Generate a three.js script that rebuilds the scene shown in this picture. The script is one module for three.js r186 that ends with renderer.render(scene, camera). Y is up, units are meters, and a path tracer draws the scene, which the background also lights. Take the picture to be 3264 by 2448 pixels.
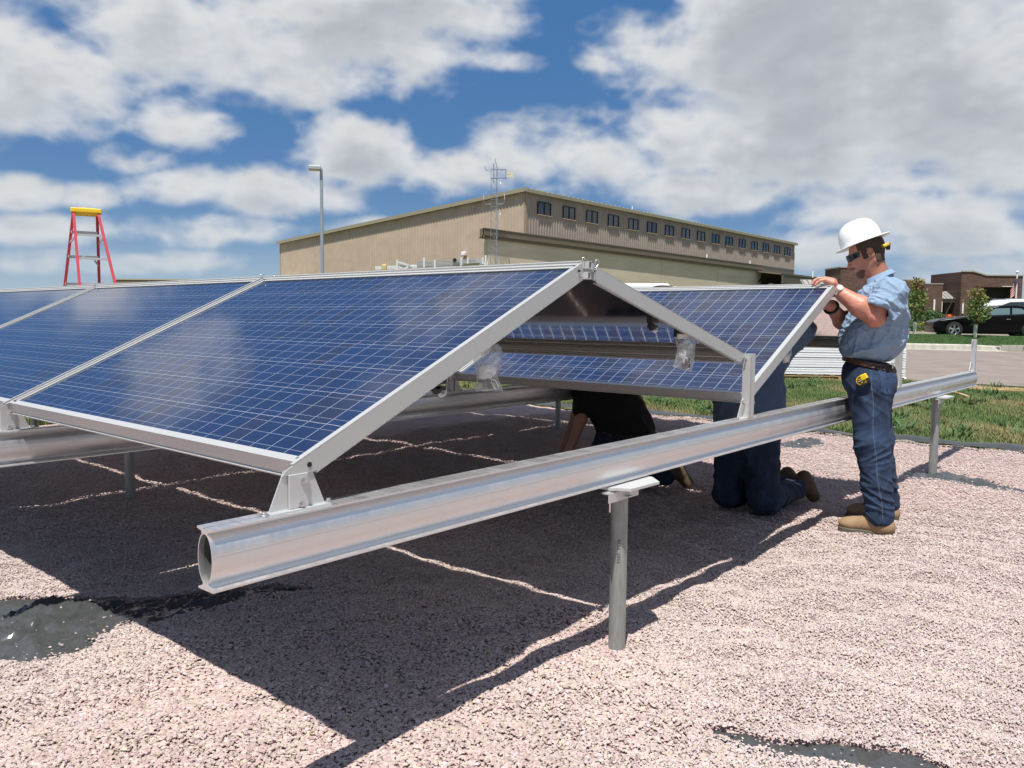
import * as THREE from 'three';
import { mergeGeometries, mergeVertices, toCreasedNormals } from 'three/addons/utils/BufferGeometryUtils.js';
import { RoundedBoxGeometry } from 'three/addons/geometries/RoundedBoxGeometry.js';

// ───────────── camera, sky, sun, exposure ─────────────
const V3 = THREE.Vector3;
const v = (x, y, z) => new V3(x, y, z);
const scene = new THREE.Scene();
const camera = new THREE.PerspectiveCamera(51.04, 4 / 3, 0.1, 4000);
const CAM = v(-1.123, 1.2576, 1.636);
{
  const right = v(0.649118, 0.008635, 0.760639), up = v(0.055926, 0.996688, -0.059041), fwd = v(0.758629, -0.080864, -0.646485);
  camera.position.copy(CAM);
  camera.quaternion.setFromRotationMatrix(new THREE.Matrix4().makeBasis(right, up, fwd.clone().negate()));
  camera.updateMatrixWorld();
}
scene.add(camera);
const renderer = new THREE.WebGLRenderer({ antialias: true });
renderer.toneMapping = THREE.LinearToneMapping;
renderer.toneMappingExposure = 1.27;
renderer.shadowMap.enabled = true;

const SUN = v(-0.358, 1.0, 0.185).normalize();
const sun = new THREE.DirectionalLight(new THREE.Color().setRGB(1.0, 0.955, 0.89), 5.0);
sun.position.copy(SUN).multiplyScalar(60).add(v(20, 0, -10));
sun.target.position.set(20, 0, -10);
sun.castShadow = true;
sun.shadow.mapSize.set(4096, 4096);
Object.assign(sun.shadow.camera, { left: -90, right: 90, top: 90, bottom: -90, near: 1, far: 220 });
scene.add(sun, sun.target);

// ───────────── random numbers and noise ─────────────
function rng(seed) { let a = seed >>> 0; return () => { a = (a + 0x6D2B79F5) | 0; let t = Math.imul(a ^ (a >>> 15), 1 | a); t = (t + Math.imul(t ^ (t >>> 7), 61 | t)) ^ t; return ((t ^ (t >>> 14)) >>> 0) / 4294967296; }; }
const R = rng(20120814);
const rr = (a, b) => a + (b - a) * R();
const clamp = (x, a = 0, b = 1) => Math.min(b, Math.max(a, x));
const lerp = (a, b, t) => a + (b - a) * t;
const sstep = (a, b, x) => { const t = clamp((x - a) / (b - a)); return t * t * (3 - 2 * t); };
const PERM = new Uint8Array(512); { const r = rng(77); const p = [...Array(256).keys()]; for (let i = 255; i > 0; i--) { const j = Math.floor(r() * (i + 1)); [p[i], p[j]] = [p[j], p[i]]; } for (let i = 0; i < 512; i++) PERM[i] = p[i & 255]; }
const GX = new Float32Array(256), GY = new Float32Array(256); for (let i = 0; i < 256; i++) { GX[i] = Math.cos(i * 2.39996); GY[i] = Math.sin(i * 2.39996); }
function n2(x, y) {
  const xf = Math.floor(x), yf = Math.floor(y), X = xf & 255, Y = yf & 255; x -= xf; y -= yf;
  const u = x * x * x * (x * (x * 6 - 15) + 10), w = y * y * y * (y * (y * 6 - 15) + 10);
  const a = PERM[PERM[X] + Y], b = PERM[PERM[X + 1] + Y], c = PERM[PERM[X] + Y + 1], d = PERM[PERM[X + 1] + Y + 1];
  const p = GX[a] * x + GY[a] * y, q = GX[b] * (x - 1) + GY[b] * y, r = GX[c] * x + GY[c] * (y - 1), s = GX[d] * (x - 1) + GY[d] * (y - 1);
  return 1.5 * (p + u * (q - p) + w * (r + u * (s - r) - p - u * (q - p)));
}
function n3(x, y, z) {
  const xf = Math.floor(x), yf = Math.floor(y), zf = Math.floor(z); const X = xf & 255, Y = yf & 255, Z = zf & 255; x -= xf; y -= yf; z -= zf;
  const f = t => t * t * t * (t * (t * 6 - 15) + 10), u = f(x), vv = f(y), w = f(z);
  const g = (h, a, b, c) => { h &= 15; const p = h < 8 ? a : b, q = h < 4 ? b : (h === 12 || h === 14) ? a : c; return ((h & 1) ? -p : p) + ((h & 2) ? -q : q); };
  const A = PERM[X] + Y, AA = PERM[A] + Z, AB = PERM[A + 1] + Z, B = PERM[X + 1] + Y, BA = PERM[B] + Z, BB = PERM[B + 1] + Z;
  return lerp(lerp(lerp(g(PERM[AA], x, y, z), g(PERM[BA], x - 1, y, z), u), lerp(g(PERM[AB], x, y - 1, z), g(PERM[BB], x - 1, y - 1, z), u), vv),
    lerp(lerp(g(PERM[AA + 1], x, y, z - 1), g(PERM[BA + 1], x - 1, y, z - 1), u), lerp(g(PERM[AB + 1], x, y - 1, z - 1), g(PERM[BB + 1], x - 1, y - 1, z - 1), u), vv), w);
}
const fbm2 = (x, y, o) => { let s = 0, a = 0.5, t = 0; for (let i = 0; i < o; i++) { s += a * n2(x, y); t += a; x = x * 2.03 + 11.3; y = y * 2.03 - 7.7; a *= 0.5; } return s / t; };

// ───────────── sky: computed air and clouds ─────────────
{
  const W = 3072, H = 1536, data = new Float32Array(W * H * 4);
  // cumulus banks: azimuth and elevation in degrees from the heading (0.761, -0.649), half width, half height, tilt, strength
  const banks = [[-23, 18.4, 6.5, 2.2, 7, .62], [-14.5, 17.6, 11.5, 4.0, 5, .78], [-7.4, 20.2, 8.5, 3.2, 3, .68], [-31.5, 13.2, 6.0, 3.6, 6, .75], [-22.0, 12.0, 3.2, 1.9, 5, .58], [-25.1, 9.6, 2.9, 1.1, 5, .5], [-31, 7.2, 3.0, 1.3, 5, .55], [-27.6, 7.3, 2.2, 1.1, 4, .5], [-22.4, 8.1, 3.6, 1.4, 4, .55], [-15.2, 8.0, 5.4, 1.8, 3, .6], [-10.4, 11.0, 4.4, 2.6, 2, .68], [-4, 9.8, 5, 2.0, 1, .55], [3.2, 10.6, 6.4, 2.7, -1, .7], [21.8, 17.4, 12.2, 6.4, -7, .95], [18.5, 12.4, 9.8, 3.8, -3, .85], [27.9, 11.1, 9.6, 4.2, -5, .85], [26, 6.9, 8.6, 2.3, -3, .6], [-.9, 17.2, 4.0, .9, -3, .36], [14, 8.4, 6.5, 1.8, -2, .58], [-29.3, 5.0, 5.2, 1.2, 3, .5], [-21.4, 5.4, 7, 1.3, 3, .52], [-10, 6, 6, 1.0, 2, .45], [14.5, 19.6, 4.5, 3.0, -6, .6], [29.4, 4.8, 7, 1.4, -2, .5], [8, 6.2, 6, 1.0, 0, .4], [-36, 22, 7, 3, 10, .5], [36, 19, 8, 6, -4, .7], [22, 4.6, 10, 1.7, 0, .52], [31, 3.2, 7, 1.6, 0, .5], [-26, 3.3, 10, 1.1, 2, .46], [-6, 4.4, 9, .9, 0, .42], [8, 13.6, 5, 1.2, -4, .3]];
  for (const b of banks) { b[6] = Math.cos(b[4] * Math.PI / 180); b[7] = Math.sin(b[4] * Math.PI / 180); }
  const field = (a, e, dx, dy, dz) => {
    // inside ~45 degrees of the heading the banks say where clouds stand; elsewhere, unseen, a broken field goes on, its cover set for the fill light
    const w = sstep(34, 56, Math.abs(a)) ; const hi = sstep(21, 34, e); const out = Math.max(w, hi);
    const k = 1 / (dy + 0.10), px = dx * k, pz = dz * k;
    const wu = 1.6 * n2(a * 0.13 + 7, e * 0.2), wv = 1.0 * n2(a * 0.13 - 3, e * 0.2 + 5);
    const n = out > 0 ? fbm2(px * 1.15 + 3.1, pz * 1.15 - 5.2, 6) : 0, m = fbm2(a * 0.14 + 40 + wu * .08, e * 0.26 + 9 + wv * .08, 7); let q = 0, am = 0.5, fa = a * 0.26 + wu * .1, fe = e * 0.46 + wv * .1; for (let o = 0; o < 6; o++) { q += am * (1 - 2 * Math.abs(n2(fa + o * 7.1, fe - o * 3.3))); fa *= 2.1; fe *= 2.1; am *= 0.52; }
    let g = -0.44;
    if (out < 1) { for (const b of banks) { let da = a - b[0], de = e - b[1]; if (Math.abs(da) > 26 || Math.abs(de) > 16) continue; const p = (da * b[6] + de * b[7]) / b[2], q = (-da * b[7] + de * b[6]) / b[3] ; const qq = q < 0 ? q * 1.22 : q * 0.95; const t = p * p + qq * qq; if (t < 5) g = Math.max(g, lerp(g, Math.max(g, b[5] * 0.85 - 0.40 * t), 1) + 0.10 * Math.max(0, 1 - t)); } }
    const gOut = 0.02 + 0.75 * fbm2(px * 0.42 + 17, pz * 0.42 + 4, 3);
    g = lerp(g, gOut, out);
    return g + 0.55 * n * out + 0.66 * m + 0.27 * (q - 0.35) - 0.10 * (1 - out);
  };
  for (let j = 0; j < H; j++) {
    const el = (j + 0.5) / H * Math.PI - Math.PI / 2, ce = Math.cos(el), dy = Math.sin(el), e = el * 180 / Math.PI;
    for (let i = 0; i < W; i++) {
      const o = (j * W + i) * 4; let r, g, b;
      if (e < -1.5) { r = 0.30; g = 0.29; b = 0.26; }
      else {
        const th = (i + 0.5) / W * 2 * Math.PI - Math.PI, dx = ce * Math.cos(th), dz = ce * Math.sin(th);
        const s = Math.pow(clamp(1 - Math.max(0, dy)), 5.2), s2 = Math.pow(clamp(1 - Math.max(0, dy)), 16);
        r = lerp(0.050, 0.160, s) + 0.25 * s2; g = lerp(0.153, 0.318, s) + 0.23 * s2; b = lerp(0.375, 0.540, s) + 0.09 * s2;
        const cs = dx * SUN.x + dy * SUN.y + dz * SUN.z, gl = 0.16 * Math.pow(Math.max(0, cs), 10) + 0.5 * Math.pow(Math.max(0, cs), 120);
        r += gl; g += gl; b += gl;
        const a = Math.atan2(dx * 0.649 + dz * 0.761, dx * 0.761 - dz * 0.649) * 180 / Math.PI;
        const D = field(a, Math.max(0, e), dx, Math.max(0, dy), dz);
        const al = sstep(-0.10, 0.52, D) * 0.96;
        if (al > 0) {
          const e2 = (Math.max(0, e) + 1.25) * Math.PI / 180, c2 = Math.cos(e2);
          const D2 = field(a, Math.max(0, e) + 1.25, c2 * Math.cos(th), Math.sin(e2), c2 * Math.sin(th));
          const shade = sstep(0.10, 0.85, D2) * 0.75 + sstep(0.3, 1.0, D) * 0.25;
          const lit = lerp(0.74, 0.44, shade) * (1 + 0.14 * (D2 - D) + 0.06 * fbm2(a * 0.5, e * 0.9 + 30, 5));
          const cr = lit * lerp(1.0, .97, shade), cg = lit * lerp(1.015, 1.035, shade), cb = lit * lerp(1.02, 1.12, shade), far = 0.55 * s2;
          r = lerp(r, lerp(cr, r * 0.6 + 0.24, far), al); g = lerp(g, lerp(cg, g * 0.6 + 0.25, far), al); b = lerp(b, lerp(cb, b * 0.6 + 0.27, far), al);
        }
        const low = sstep(6.5, -0.5, e) * 0.62; r = lerp(r, 0.42, low); g = lerp(g, 0.50, low); b = lerp(b, 0.565, low);
      }
      data[o] = r * 0.86; data[o + 1] = g * 0.855; data[o + 2] = b * 0.85; data[o + 3] = 1;
    }
  }
  const sky = new THREE.DataTexture(data, W, H, THREE.RGBAFormat, THREE.FloatType);
  sky.mapping = THREE.EquirectangularReflectionMapping; sky.magFilter = sky.minFilter = THREE.LinearFilter; sky.needsUpdate = true;
  scene.background = sky; scene.environment = sky;
}

// ───────────── naming helpers ─────────────
const used = {};
function numbered(name) { const n = used[name] || 0; used[name] = n + 1; return n ? `${name}_${String(n).padStart(3, '0')}` : name; }
function tag(o, label, category, group) { o.userData.label = label; if (category) o.userData.category = category; if (group) o.userData.group = group; return o; }
function thing(name, label, category, pos = [0, 0, 0], ry = 0, group) { const g = new THREE.Group(); g.name = numbered(name); g.position.set(...pos); g.rotation.y = ry; scene.add(g); return tag(g, label, category, group); }
function part(parent, name, geo, mat) { const m = new THREE.Mesh(Array.isArray(geo) ? mg(geo) : geo, mat); m.name = name; m.castShadow = m.receiveShadow = true; parent.add(m); return m; }
function struct(name, geo, mat) { const m = new THREE.Mesh(Array.isArray(geo) ? mg(geo) : geo, mat); m.name = numbered(name); m.userData.kind = 'structure'; m.castShadow = m.receiveShadow = true; scene.add(m); return m; }
function stuff(parent, name, obj) { obj.name = parent === scene ? numbered(name) : name; obj.userData.kind = 'stuff'; obj.castShadow = obj.receiveShadow = true; parent.add(obj); return obj; }
function mg(list) {
  const out = list.map(g => { let q = g.index ? g.toNonIndexed() : g; const c = new THREE.BufferGeometry(); for (const k of ['position', 'normal', 'uv']) if (q.attributes[k]) c.setAttribute(k, q.attributes[k]); if (!c.attributes.normal) c.computeVertexNormals(); if (!c.attributes.uv) c.setAttribute('uv', new THREE.BufferAttribute(new Float32Array(c.attributes.position.count * 2), 2)); return c; });
  return mergeGeometries(out);
}
function bx(w, h, d, x = 0, y = 0, z = 0, rot) { const g = new THREE.BoxGeometry(w, h, d); if (rot) g.applyMatrix4(new THREE.Matrix4().makeRotationFromEuler(new THREE.Euler(...rot))); g.translate(x, y, z); return g; }
function rbx(w, h, d, r, x = 0, y = 0, z = 0, seg = 2) { const g = new RoundedBoxGeometry(w, h, d, seg, r); g.translate(x, y, z); return g; }
function cyl(r1, r2, h, n = 16, x = 0, y = 0, z = 0, open = false) { const g = new THREE.CylinderGeometry(r1, r2, h, n, 1, open); g.translate(x, y, z); return g; }
function rod(a, b, r, r2 = r, n = 10) { const d = b.clone().sub(a), l = d.length(); const g = new THREE.CylinderGeometry(r2, r, l, n); g.translate(0, l / 2, 0); g.applyQuaternion(new THREE.Quaternion().setFromUnitVectors(v(0, 1, 0), d.normalize())); g.translate(a.x, a.y, a.z); return g; }
function bar(a, b, w, h, upv = v(0, 1, 0)) { // rectangular bar from a to b; w across, h along up
  const d = b.clone().sub(a), l = d.length(); d.normalize(); const s = new V3().crossVectors(upv, d).normalize(), u = new V3().crossVectors(d, s);
  const g = new THREE.BoxGeometry(w, h, l); g.applyMatrix4(new THREE.Matrix4().makeBasis(s, u, d)); g.translate((a.x + b.x) / 2, (a.y + b.y) / 2, (a.z + b.z) / 2); return g;
}
function tube(pts, r, n = 8, seg = 24) { return new THREE.TubeGeometry(new THREE.CatmullRomCurve3(pts), seg, r, n); }
function ext(pts, depth, holes = [], o = {}) { const s = new THREE.Shape(pts.map(p => new THREE.Vector2(...p))); for (const h of holes) s.holes.push(new THREE.Path(h.map(p => new THREE.Vector2(...p)))); return new THREE.ExtrudeGeometry(s, { depth, bevelEnabled: false, curveSegments: 8, ...o }); }
function circ(cx, cy, rx, ry = rx, n = 24) { const a = []; for (let i = 0; i < n; i++) a.push([cx + rx * Math.cos(i / n * 6.28319), cy + ry * Math.sin(i / n * 6.28319)]); return a; }

// ───────────── procedural materials ─────────────
function tex(w, h, fn, srgb = true) { const d = new Uint8Array(w * h * 4); for (let y = 0; y < h; y++) for (let x = 0; x < w; x++) { const c = fn(x / w, y / h, x, y), o = (y * w + x) * 4; d[o] = clamp(c[0], 0, 1) * 255; d[o + 1] = clamp(c[1], 0, 1) * 255; d[o + 2] = clamp(c[2], 0, 1) * 255; d[o + 3] = 255; } const t = new THREE.DataTexture(d, w, h); t.wrapS = t.wrapT = THREE.RepeatWrapping; t.magFilter = THREE.LinearFilter; t.minFilter = THREE.LinearMipmapLinearFilter; t.generateMipmaps = true; if (srgb) t.colorSpace = THREE.SRGBColorSpace; t.needsUpdate = true; return t; }
// noise that tiles: blends four shifted copies
function tn(u, q, f, oct, sx = 0, sy = 0) { const a = (x, y) => fbm2(x * f + sx, y * f + sy, oct); const bu = sstep(0, 1, u), bv = sstep(0, 1, q); return lerp(lerp(a(u, q), a(u - 1, q), bu), lerp(a(u, q - 1), a(u - 1, q - 1), bu), bv); }
const lin = (r, g, b) => new THREE.Color().setRGB(r, g, b);
const std = (c, rough = 0.6, metal = 0, extra = {}) => new THREE.MeshStandardMaterial({ color: Array.isArray(c) ? lin(...c) : c, roughness: rough, metalness: metal, ...extra });
const noiseMap = (base, amp, f, seed, size = 256, oct = 5) => tex(size, size, (u, q) => { const n = tn(u, q, f, oct, seed, seed * 1.7); return base.map((c, i) => c + amp * n * (Array.isArray(amp) ? 1 : 1)); });
const brushed = tex(512, 128, (u, q, x, y) => { const n = 0.5 + 0.20 * tn(u, q, 6, 4, 5, 9) + 0.10 * n2(y * 0.9, 3.3) + 0.06 * n2(x * 0.02 + 90, y * 0.7); return [n, n, n]; }, false);
const spots = tex(256, 256, (u, q) => { const n = 0.82 + 0.22 * tn(u, q, 9, 5, 31, 12); return [n, n, n]; }, false);
const galvMap = tex(256, 256, (u, q) => { const n = tn(u, q, 14, 4, 3, 2), m = tn(u, q, 4, 3, 8, 1); const c = 0.70 + 0.10 * n + 0.10 * m; return [c, c * 1.005, c * 1.0]; });
const M = {
  railAlu: std([0.76, 0.76, 0.76], 0.88, 0.92, { roughnessMap: brushed }),
  frameAlu: std([0.52, 0.525, 0.515], 0.58, 0.40, { roughnessMap: spots }),
  plateAlu: std([0.58, 0.59, 0.59], 0.55, 0.5, { roughnessMap: spots }),
  whiteAlu: std([0.52, 0.53, 0.53], 0.55, 0.25),
  bolt: std([0.66, 0.66, 0.66], 0.25, 1),
  galv: std([0.70, 0.73, 0.70], 0.6, 0.4, { map: galvMap, roughnessMap: spots }),
  hole: std([0.012, 0.012, 0.014], 0.8),
  black: std([0.012, 0.012, 0.013], 0.45),
  blackMatte: std([0.014, 0.014, 0.015], 0.85),
  plastic: std([0.060, 0.064, 0.065], 0.25, 0, { roughnessMap: spots }),
  white: std([0.78, 0.78, 0.78], 0.5),
  mirror: std([0.80, 0.79, 0.78], 0.07, 1),
  backsheet: std([0.36, 0.385, 0.44], 0.5),
  ribbon: std([0.62, 0.63, 0.66], 0.4, 0.6),
  busbar: std([0.34, 0.37, 0.45], 0.45, 0.4),
  bag: new THREE.MeshPhysicalMaterial({ color: lin(0.86, 0.87, 0.88), roughness: 0.22, transmission: 0.86, thickness: 0, ior: 1.45, side: THREE.DoubleSide }),
  glass: new THREE.MeshPhysicalMaterial({ color: lin(0.95, 0.97, 1.0), roughness: 0.055, transmission: 1, thickness: 0, ior: 1.36 }),
};

// ───────────── terrain ─────────────
const TP = [[-1e4, 0], [12, 0], [18, .06], [31, .24], [33.2, .30], [37, .46], [50, .68], [70, 1.15], [100, 1.3], [1e5, 1.3]];
function terr(x, z) { const s = (x + 1.123) * 0.761 - (z - 1.636) * 0.649; for (let i = 1; i < TP.length; i++) if (s < TP[i][0]) { const t = (s - TP[i - 1][0]) / (TP[i][0] - TP[i - 1][0]); return lerp(TP[i - 1][1], TP[i][1], t); } return 1.3; }
function inPoly(x, z, P) { let c = false; for (let i = 0, j = P.length - 1; i < P.length; j = i++) if ((P[i][1] > z) !== (P[j][1] > z) && x < (P[j][0] - P[i][0]) * (z - P[i][1]) / (P[j][1] - P[i][1]) + P[i][0]) c = !c; return c; }
function polyDist(x, z, P) { let m = 1e9; for (let i = 0, j = P.length - 1; i < P.length; j = i++) { const ax = P[j][0], az = P[j][1], bx_ = P[i][0] - ax, bz = P[i][1] - az; const t = clamp(((x - ax) * bx_ + (z - az) * bz) / (bx_ * bx_ + bz * bz)); m = Math.min(m, Math.hypot(x - ax - t * bx_, z - az - t * bz)); } return (inPoly(x, z, P) ? -1 : 1) * m; }
// gravel surface: shallow raked humps
function gh(x, z) {
  let h = 0.017 * n2(x * 1.7 + 5, z * 1.7) + 0.017 * n2(x * 3.9, z * 3.9 + 9) + 0.010 * n2(x * 8.5 + 2, z * 8.5);
  h += 0.03 * Math.exp(-((x - 0.95) ** 2 + (z + 0.2) ** 2) / 0.9) + 0.02 * Math.exp(-((x - 3.9) ** 2 + (z - 0.25) ** 2) / 0.5);
  for (const [px, pz] of [[1.432, 0], [6.25, 0], [1.432, -1.972], [1.38, -3.944], [6.25, -1.972], [6.25, -3.944]]) { const d = Math.exp(-((x - px) ** 2 + (z - pz) ** 2) / 0.06); h = h * (1 - d) - 0.004 * d; }
  return h;
}
const gravelEdge = z => 8.06 + 0.12 * n2(z * 0.9, 4.4) + 0.05 * n2(z * 3.1, 8.8) + (z < -2.2 ? 0.25 * Math.exp(-((z + 3.2) ** 2) / 0.8) : 0);
const BED = { x0: -5, z0: -8.4, z1: 4.5 };
// where the black liner lies bare
const BARE = [
  [[-1.1, -2.9], [-0.55, -2.75], [-0.2, -2.55], [.063, -2.36], [.17, -2.30], [.30, -2.10], [.51, -1.85], [.91, -1.62], [1.05, -1.38], [.82, -1.47], [.58, -1.52], [.40, -1.53], [.33, -1.62], [.24, -1.62], [.09, -1.49], [-.09, -1.55], [-.19, -1.64], [-.6, -1.9], [-1.2, -2.3]],
  [[1.06, .55], [1.14, .64], [1.165, .745], [1.205, .82], [1.275, .862], [1.335, .96], [1.36, 1.10], [1.30, 1.25], [1.15, 1.2], [1.20, 1.0], [1.15, .90], [1.10, .80], [1.08, .68]],
  [[5.86, -.16], [6.19, -.19], [6.32, -.07], [6.42, .05], [6.33, .28], [6.02, .72], [5.7, 1.2], [5.3, 1.8], [5.2, 1.75], [5.62, 1.1], [5.86, .70], [5.98, .34], [5.95, 0.02]],
  [[6.98, -1.66], [7.56, -1.57], [7.62, -1.48], [7.2, -1.20], [6.9, -1.30], [6.76, -1.46]],
];
const BBARE = BARE.map(P => [Math.min(...P.map(p => p[0])) - .15, Math.max(...P.map(p => p[0])) + .15, Math.min(...P.map(p => p[1])) - .15, Math.max(...P.map(p => p[1])) + .15]);
function bare(x, z) { let m = 1; for (let i = 0; i < BARE.length; i++) { const b = BBARE[i]; if (x < b[0] || x > b[1] || z < b[2] || z > b[3]) continue; m = Math.min(m, polyDist(x, z, BARE[i]) + 0.018 * n2(x * 14, z * 14) + 0.012 * n2(x * 40, z * 40)); } return m; }

function gridGeo(xs, zs, hf, keep, uvs = 1) {
  const nx = xs.length, nz = zs.length, pos = new Float32Array(nx * nz * 3), uv = new Float32Array(nx * nz * 2), idx = [];
  for (let j = 0; j < nz; j++) for (let i = 0; i < nx; i++) { const k = j * nx + i; pos[k * 3] = xs[i]; pos[k * 3 + 1] = hf(xs[i], zs[j]); pos[k * 3 + 2] = zs[j]; uv[k * 2] = xs[i] * uvs; uv[k * 2 + 1] = zs[j] * uvs; }
  for (let j = 0; j < nz - 1; j++) for (let i = 0; i < nx - 1; i++) { if (keep && !keep((xs[i] + xs[i + 1]) / 2, (zs[j] + zs[j + 1]) / 2)) continue; const a = j * nx + i; idx.push(a, a + nx, a + 1, a + 1, a + nx, a + nx + 1); }
  const g = new THREE.BufferGeometry(); g.setAttribute('position', new THREE.BufferAttribute(pos, 3)); g.setAttribute('uv', new THREE.BufferAttribute(uv, 2)); g.setIndex(idx); g.computeVertexNormals(); return g;
}
const range = (a, b, st) => { const n = Math.round((b - a) / st), o = []; for (let i = 0; i <= n; i++) o.push(a + (b - a) * i / n); return o; };

// wide ground: soil under short grass
const soilMap = tex(512, 512, (u, q) => { const n = tn(u, q, 5, 5, 1, 2), m = tn(u, q, 26, 4, 7, 3), k = tn(u, q, 60, 2, 17, 3); const t = clamp(0.5 + 0.9 * n + 0.4 * m); return [lerp(.27, .47, t) + .12 * k, lerp(.32, .43, t) + .11 * k, lerp(.14, .27, t) + .08 * k]; });
{
  const xs = [-900, -500, -250, -120, -60, -30, ...range(-20, 60, 1), ...range(63, 130, 4), 170, 250, 400, 700, 1200, 2000], zs = [-2000, -1200, -700, -400, -250, -170, -130, ...range(-100, -52, 4), ...range(-50, 12, 1), 20, 40, 80, 160, 400, 900];
  const m = std([1, 1, 1], 0.95, 0, { map: soilMap.clone() }); m.map.repeat.set(0.45, 0.45);
  struct('ground', gridGeo(xs, zs, (x, z) => terr(x, z) - 0.035 - (x > -6 && x < 8.0 && z > -8.6 && z < 4.6 ? 0.08 : 0)), m);
}
// gravel bed
const gravMap = tex(512, 512, (u, q, x, y) => { const n = tn(u, q, 4, 4, 3, 6), m = n2(x * 0.33, y * 0.33), k = n2(x * 0.9 + 40, y * 0.9); const t = clamp(0.5 + 0.3 * n + 0.55 * m + 0.3 * k); return [lerp(.62, .90, t), lerp(.545, .81, t), lerp(.525, .78, t)]; });
const gravBump = tex(512, 512, (u, q, x, y) => { const m = n2(x * 0.33, y * 0.33), k = n2(x * 0.9 + 40, y * 0.9); const t = clamp(0.5 + 0.6 * m + 0.3 * k); return [t, t, t]; }, false);
{
  const m = std([0.86, 0.82, 0.83], 0.95, 0, { map: gravMap, bumpMap: gravBump, bumpScale: 0.0035 });
  const keep = (x, z) => x < gravelEdge(z);
  struct('gravel_bed', gridGeo(range(BED.x0, 8.6, 0.05), range(BED.z0, BED.z1, 0.05), (x, z) => gh(x, z) - 0.006 - 0.02 * sstep(0.35, 0, gravelEdge(z) - x) - 0.07 * sstep(0.03, -0.05, bare(x, z)), keep, 1.9), m);
}
// loose gravel stones, real geometry, one object
{
  const shapes = [];
  for (let s = 0; s < 4; s++) { const r = rng(900 + s); let g = new THREE.IcosahedronGeometry(1, 0); g = mergeVertices((g.deleteAttribute('uv'), g.deleteAttribute('normal'), g)); const p = g.attributes.position; for (let i = 0; i < p.count; i++) { const k = 0.72 + 0.5 * r(); p.setXYZ(i, p.getX(i) * k * (1.0 + .3 * r()), p.getY(i) * k * 0.50, p.getZ(i) * k * 0.92); } g = g.toNonIndexed(); g.computeVertexNormals(); shapes.push(g); }
  const r = rng(4242), lists = [[], [], [], []];
  const fw = v(0.758629, -0.080864, -0.646485), rt = v(0.649118, 0.008635, 0.760639), d = new V3();
  const cells = [[-1.3, 8.5, -7.2, 2.6]];
  for (const [xa, xb, za, zb] of cells) for (let X = xa; X < xb; X += 0.25) for (let Z = za; Z < zb; Z += 0.25) {
    d.set(X + .125 - CAM.x, -CAM.y, Z + .125 - CAM.z); const k = d.dot(fw), q = d.dot(rt);
    if (k < 0.75 || Math.abs(q) > k * 0.66 + 0.5) continue;
    if (k > 7.8 && Z < -5) continue;
    const far = sstep(4.0, 5.6, k), size = lerp(lerp(0.0036, 0.0045, clamp((k - 1.3) / 2.7)), 0.0066, far);
    const n = Math.round(0.0625 * lerp(1.15, 0.30, far) / (size * size * 2.0));
    for (let i = 0; i < n; i++) {
      const x = X + 0.25 * r(), z = Z + 0.25 * r(), e = gravelEdge(z) - x;
      if (e < 0.02) continue; const bd = bare(x, z);
      if (bd < 0 && r() > 0.004 + 0.05 * sstep(-0.06, 0, bd)) continue;
      const cz = sstep(1.5, .5, Math.hypot((x - .15) * .8, (z + .25) * 1.0) + .35 * n2(x * 1.8, z * 1.8)); if (cz > .5 && r() < .35) continue;
      let s = size * (1 + .55 * cz) * (0.55 + 0.75 * r() ** 1.6 + (r() < 0.05 ? 0.45 : 0)); const y = gh(x, z) + s * 0.18 * (r() - 0.2) + 0.002;
      lists[Math.floor(r() * 4)].push([x, y, z, s, r() * 6.283, (r() - .5) * .8, (r() - .5) * .8, r(), r(), r(), cz]);
    }
  }
  const g = new THREE.Group(), mat = std([1, 1, 1], 0.92), mx = new THREE.Matrix4(), q = new THREE.Quaternion(), eu = new THREE.Euler(), c = new THREE.Color();
  let tot = 0;
  const geoAll = lists.map((L, k) => { const im = new THREE.InstancedMesh(shapes[k], mat, L.length); tot += L.length; L.forEach((a, i) => { eu.set(a[5], a[4], a[6]); q.setFromEuler(eu); mx.compose(v(a[0], a[1], a[2]), q, v(a[3], a[3], a[3])); im.setMatrixAt(i, mx); const t = a[7], dk = a[9] > .84 && a[9] < .9 ? .62 : a[9] > .975 ? 1.25 : 1, b = (0.80 + 0.40 * a[8] ** 1.2) * dk * (1 + 0.10 * n2(a[0] * 1.3, a[2] * 1.3 + 4)); c.setRGB(lerp(.430, .518, t) * b * (1 + .0 * a[10]), lerp(.336, .440, t) * b * (1 - .06 * a[10]) * (a[9] < .08 ? 1.12 : 1), lerp(.312, .408, t) * b * (1 - .07 * a[10]) * (a[9] < .08 ? 0.9 : a[9] > .9 ? 1.12 : 1)); im.setColorAt(i, c); }); return im; });
  console.log('stones', tot);
  g.name = 'gravel'; g.userData.kind = 'stuff'; tag(g, 'pinkish crushed gravel spread under and around the solar array'); g.userData.kind = 'stuff';
  geoAll.forEach(im => { im.name = 'stone'; im.castShadow = im.receiveShadow = true; g.add(im); }); scene.add(g);
}
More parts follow.
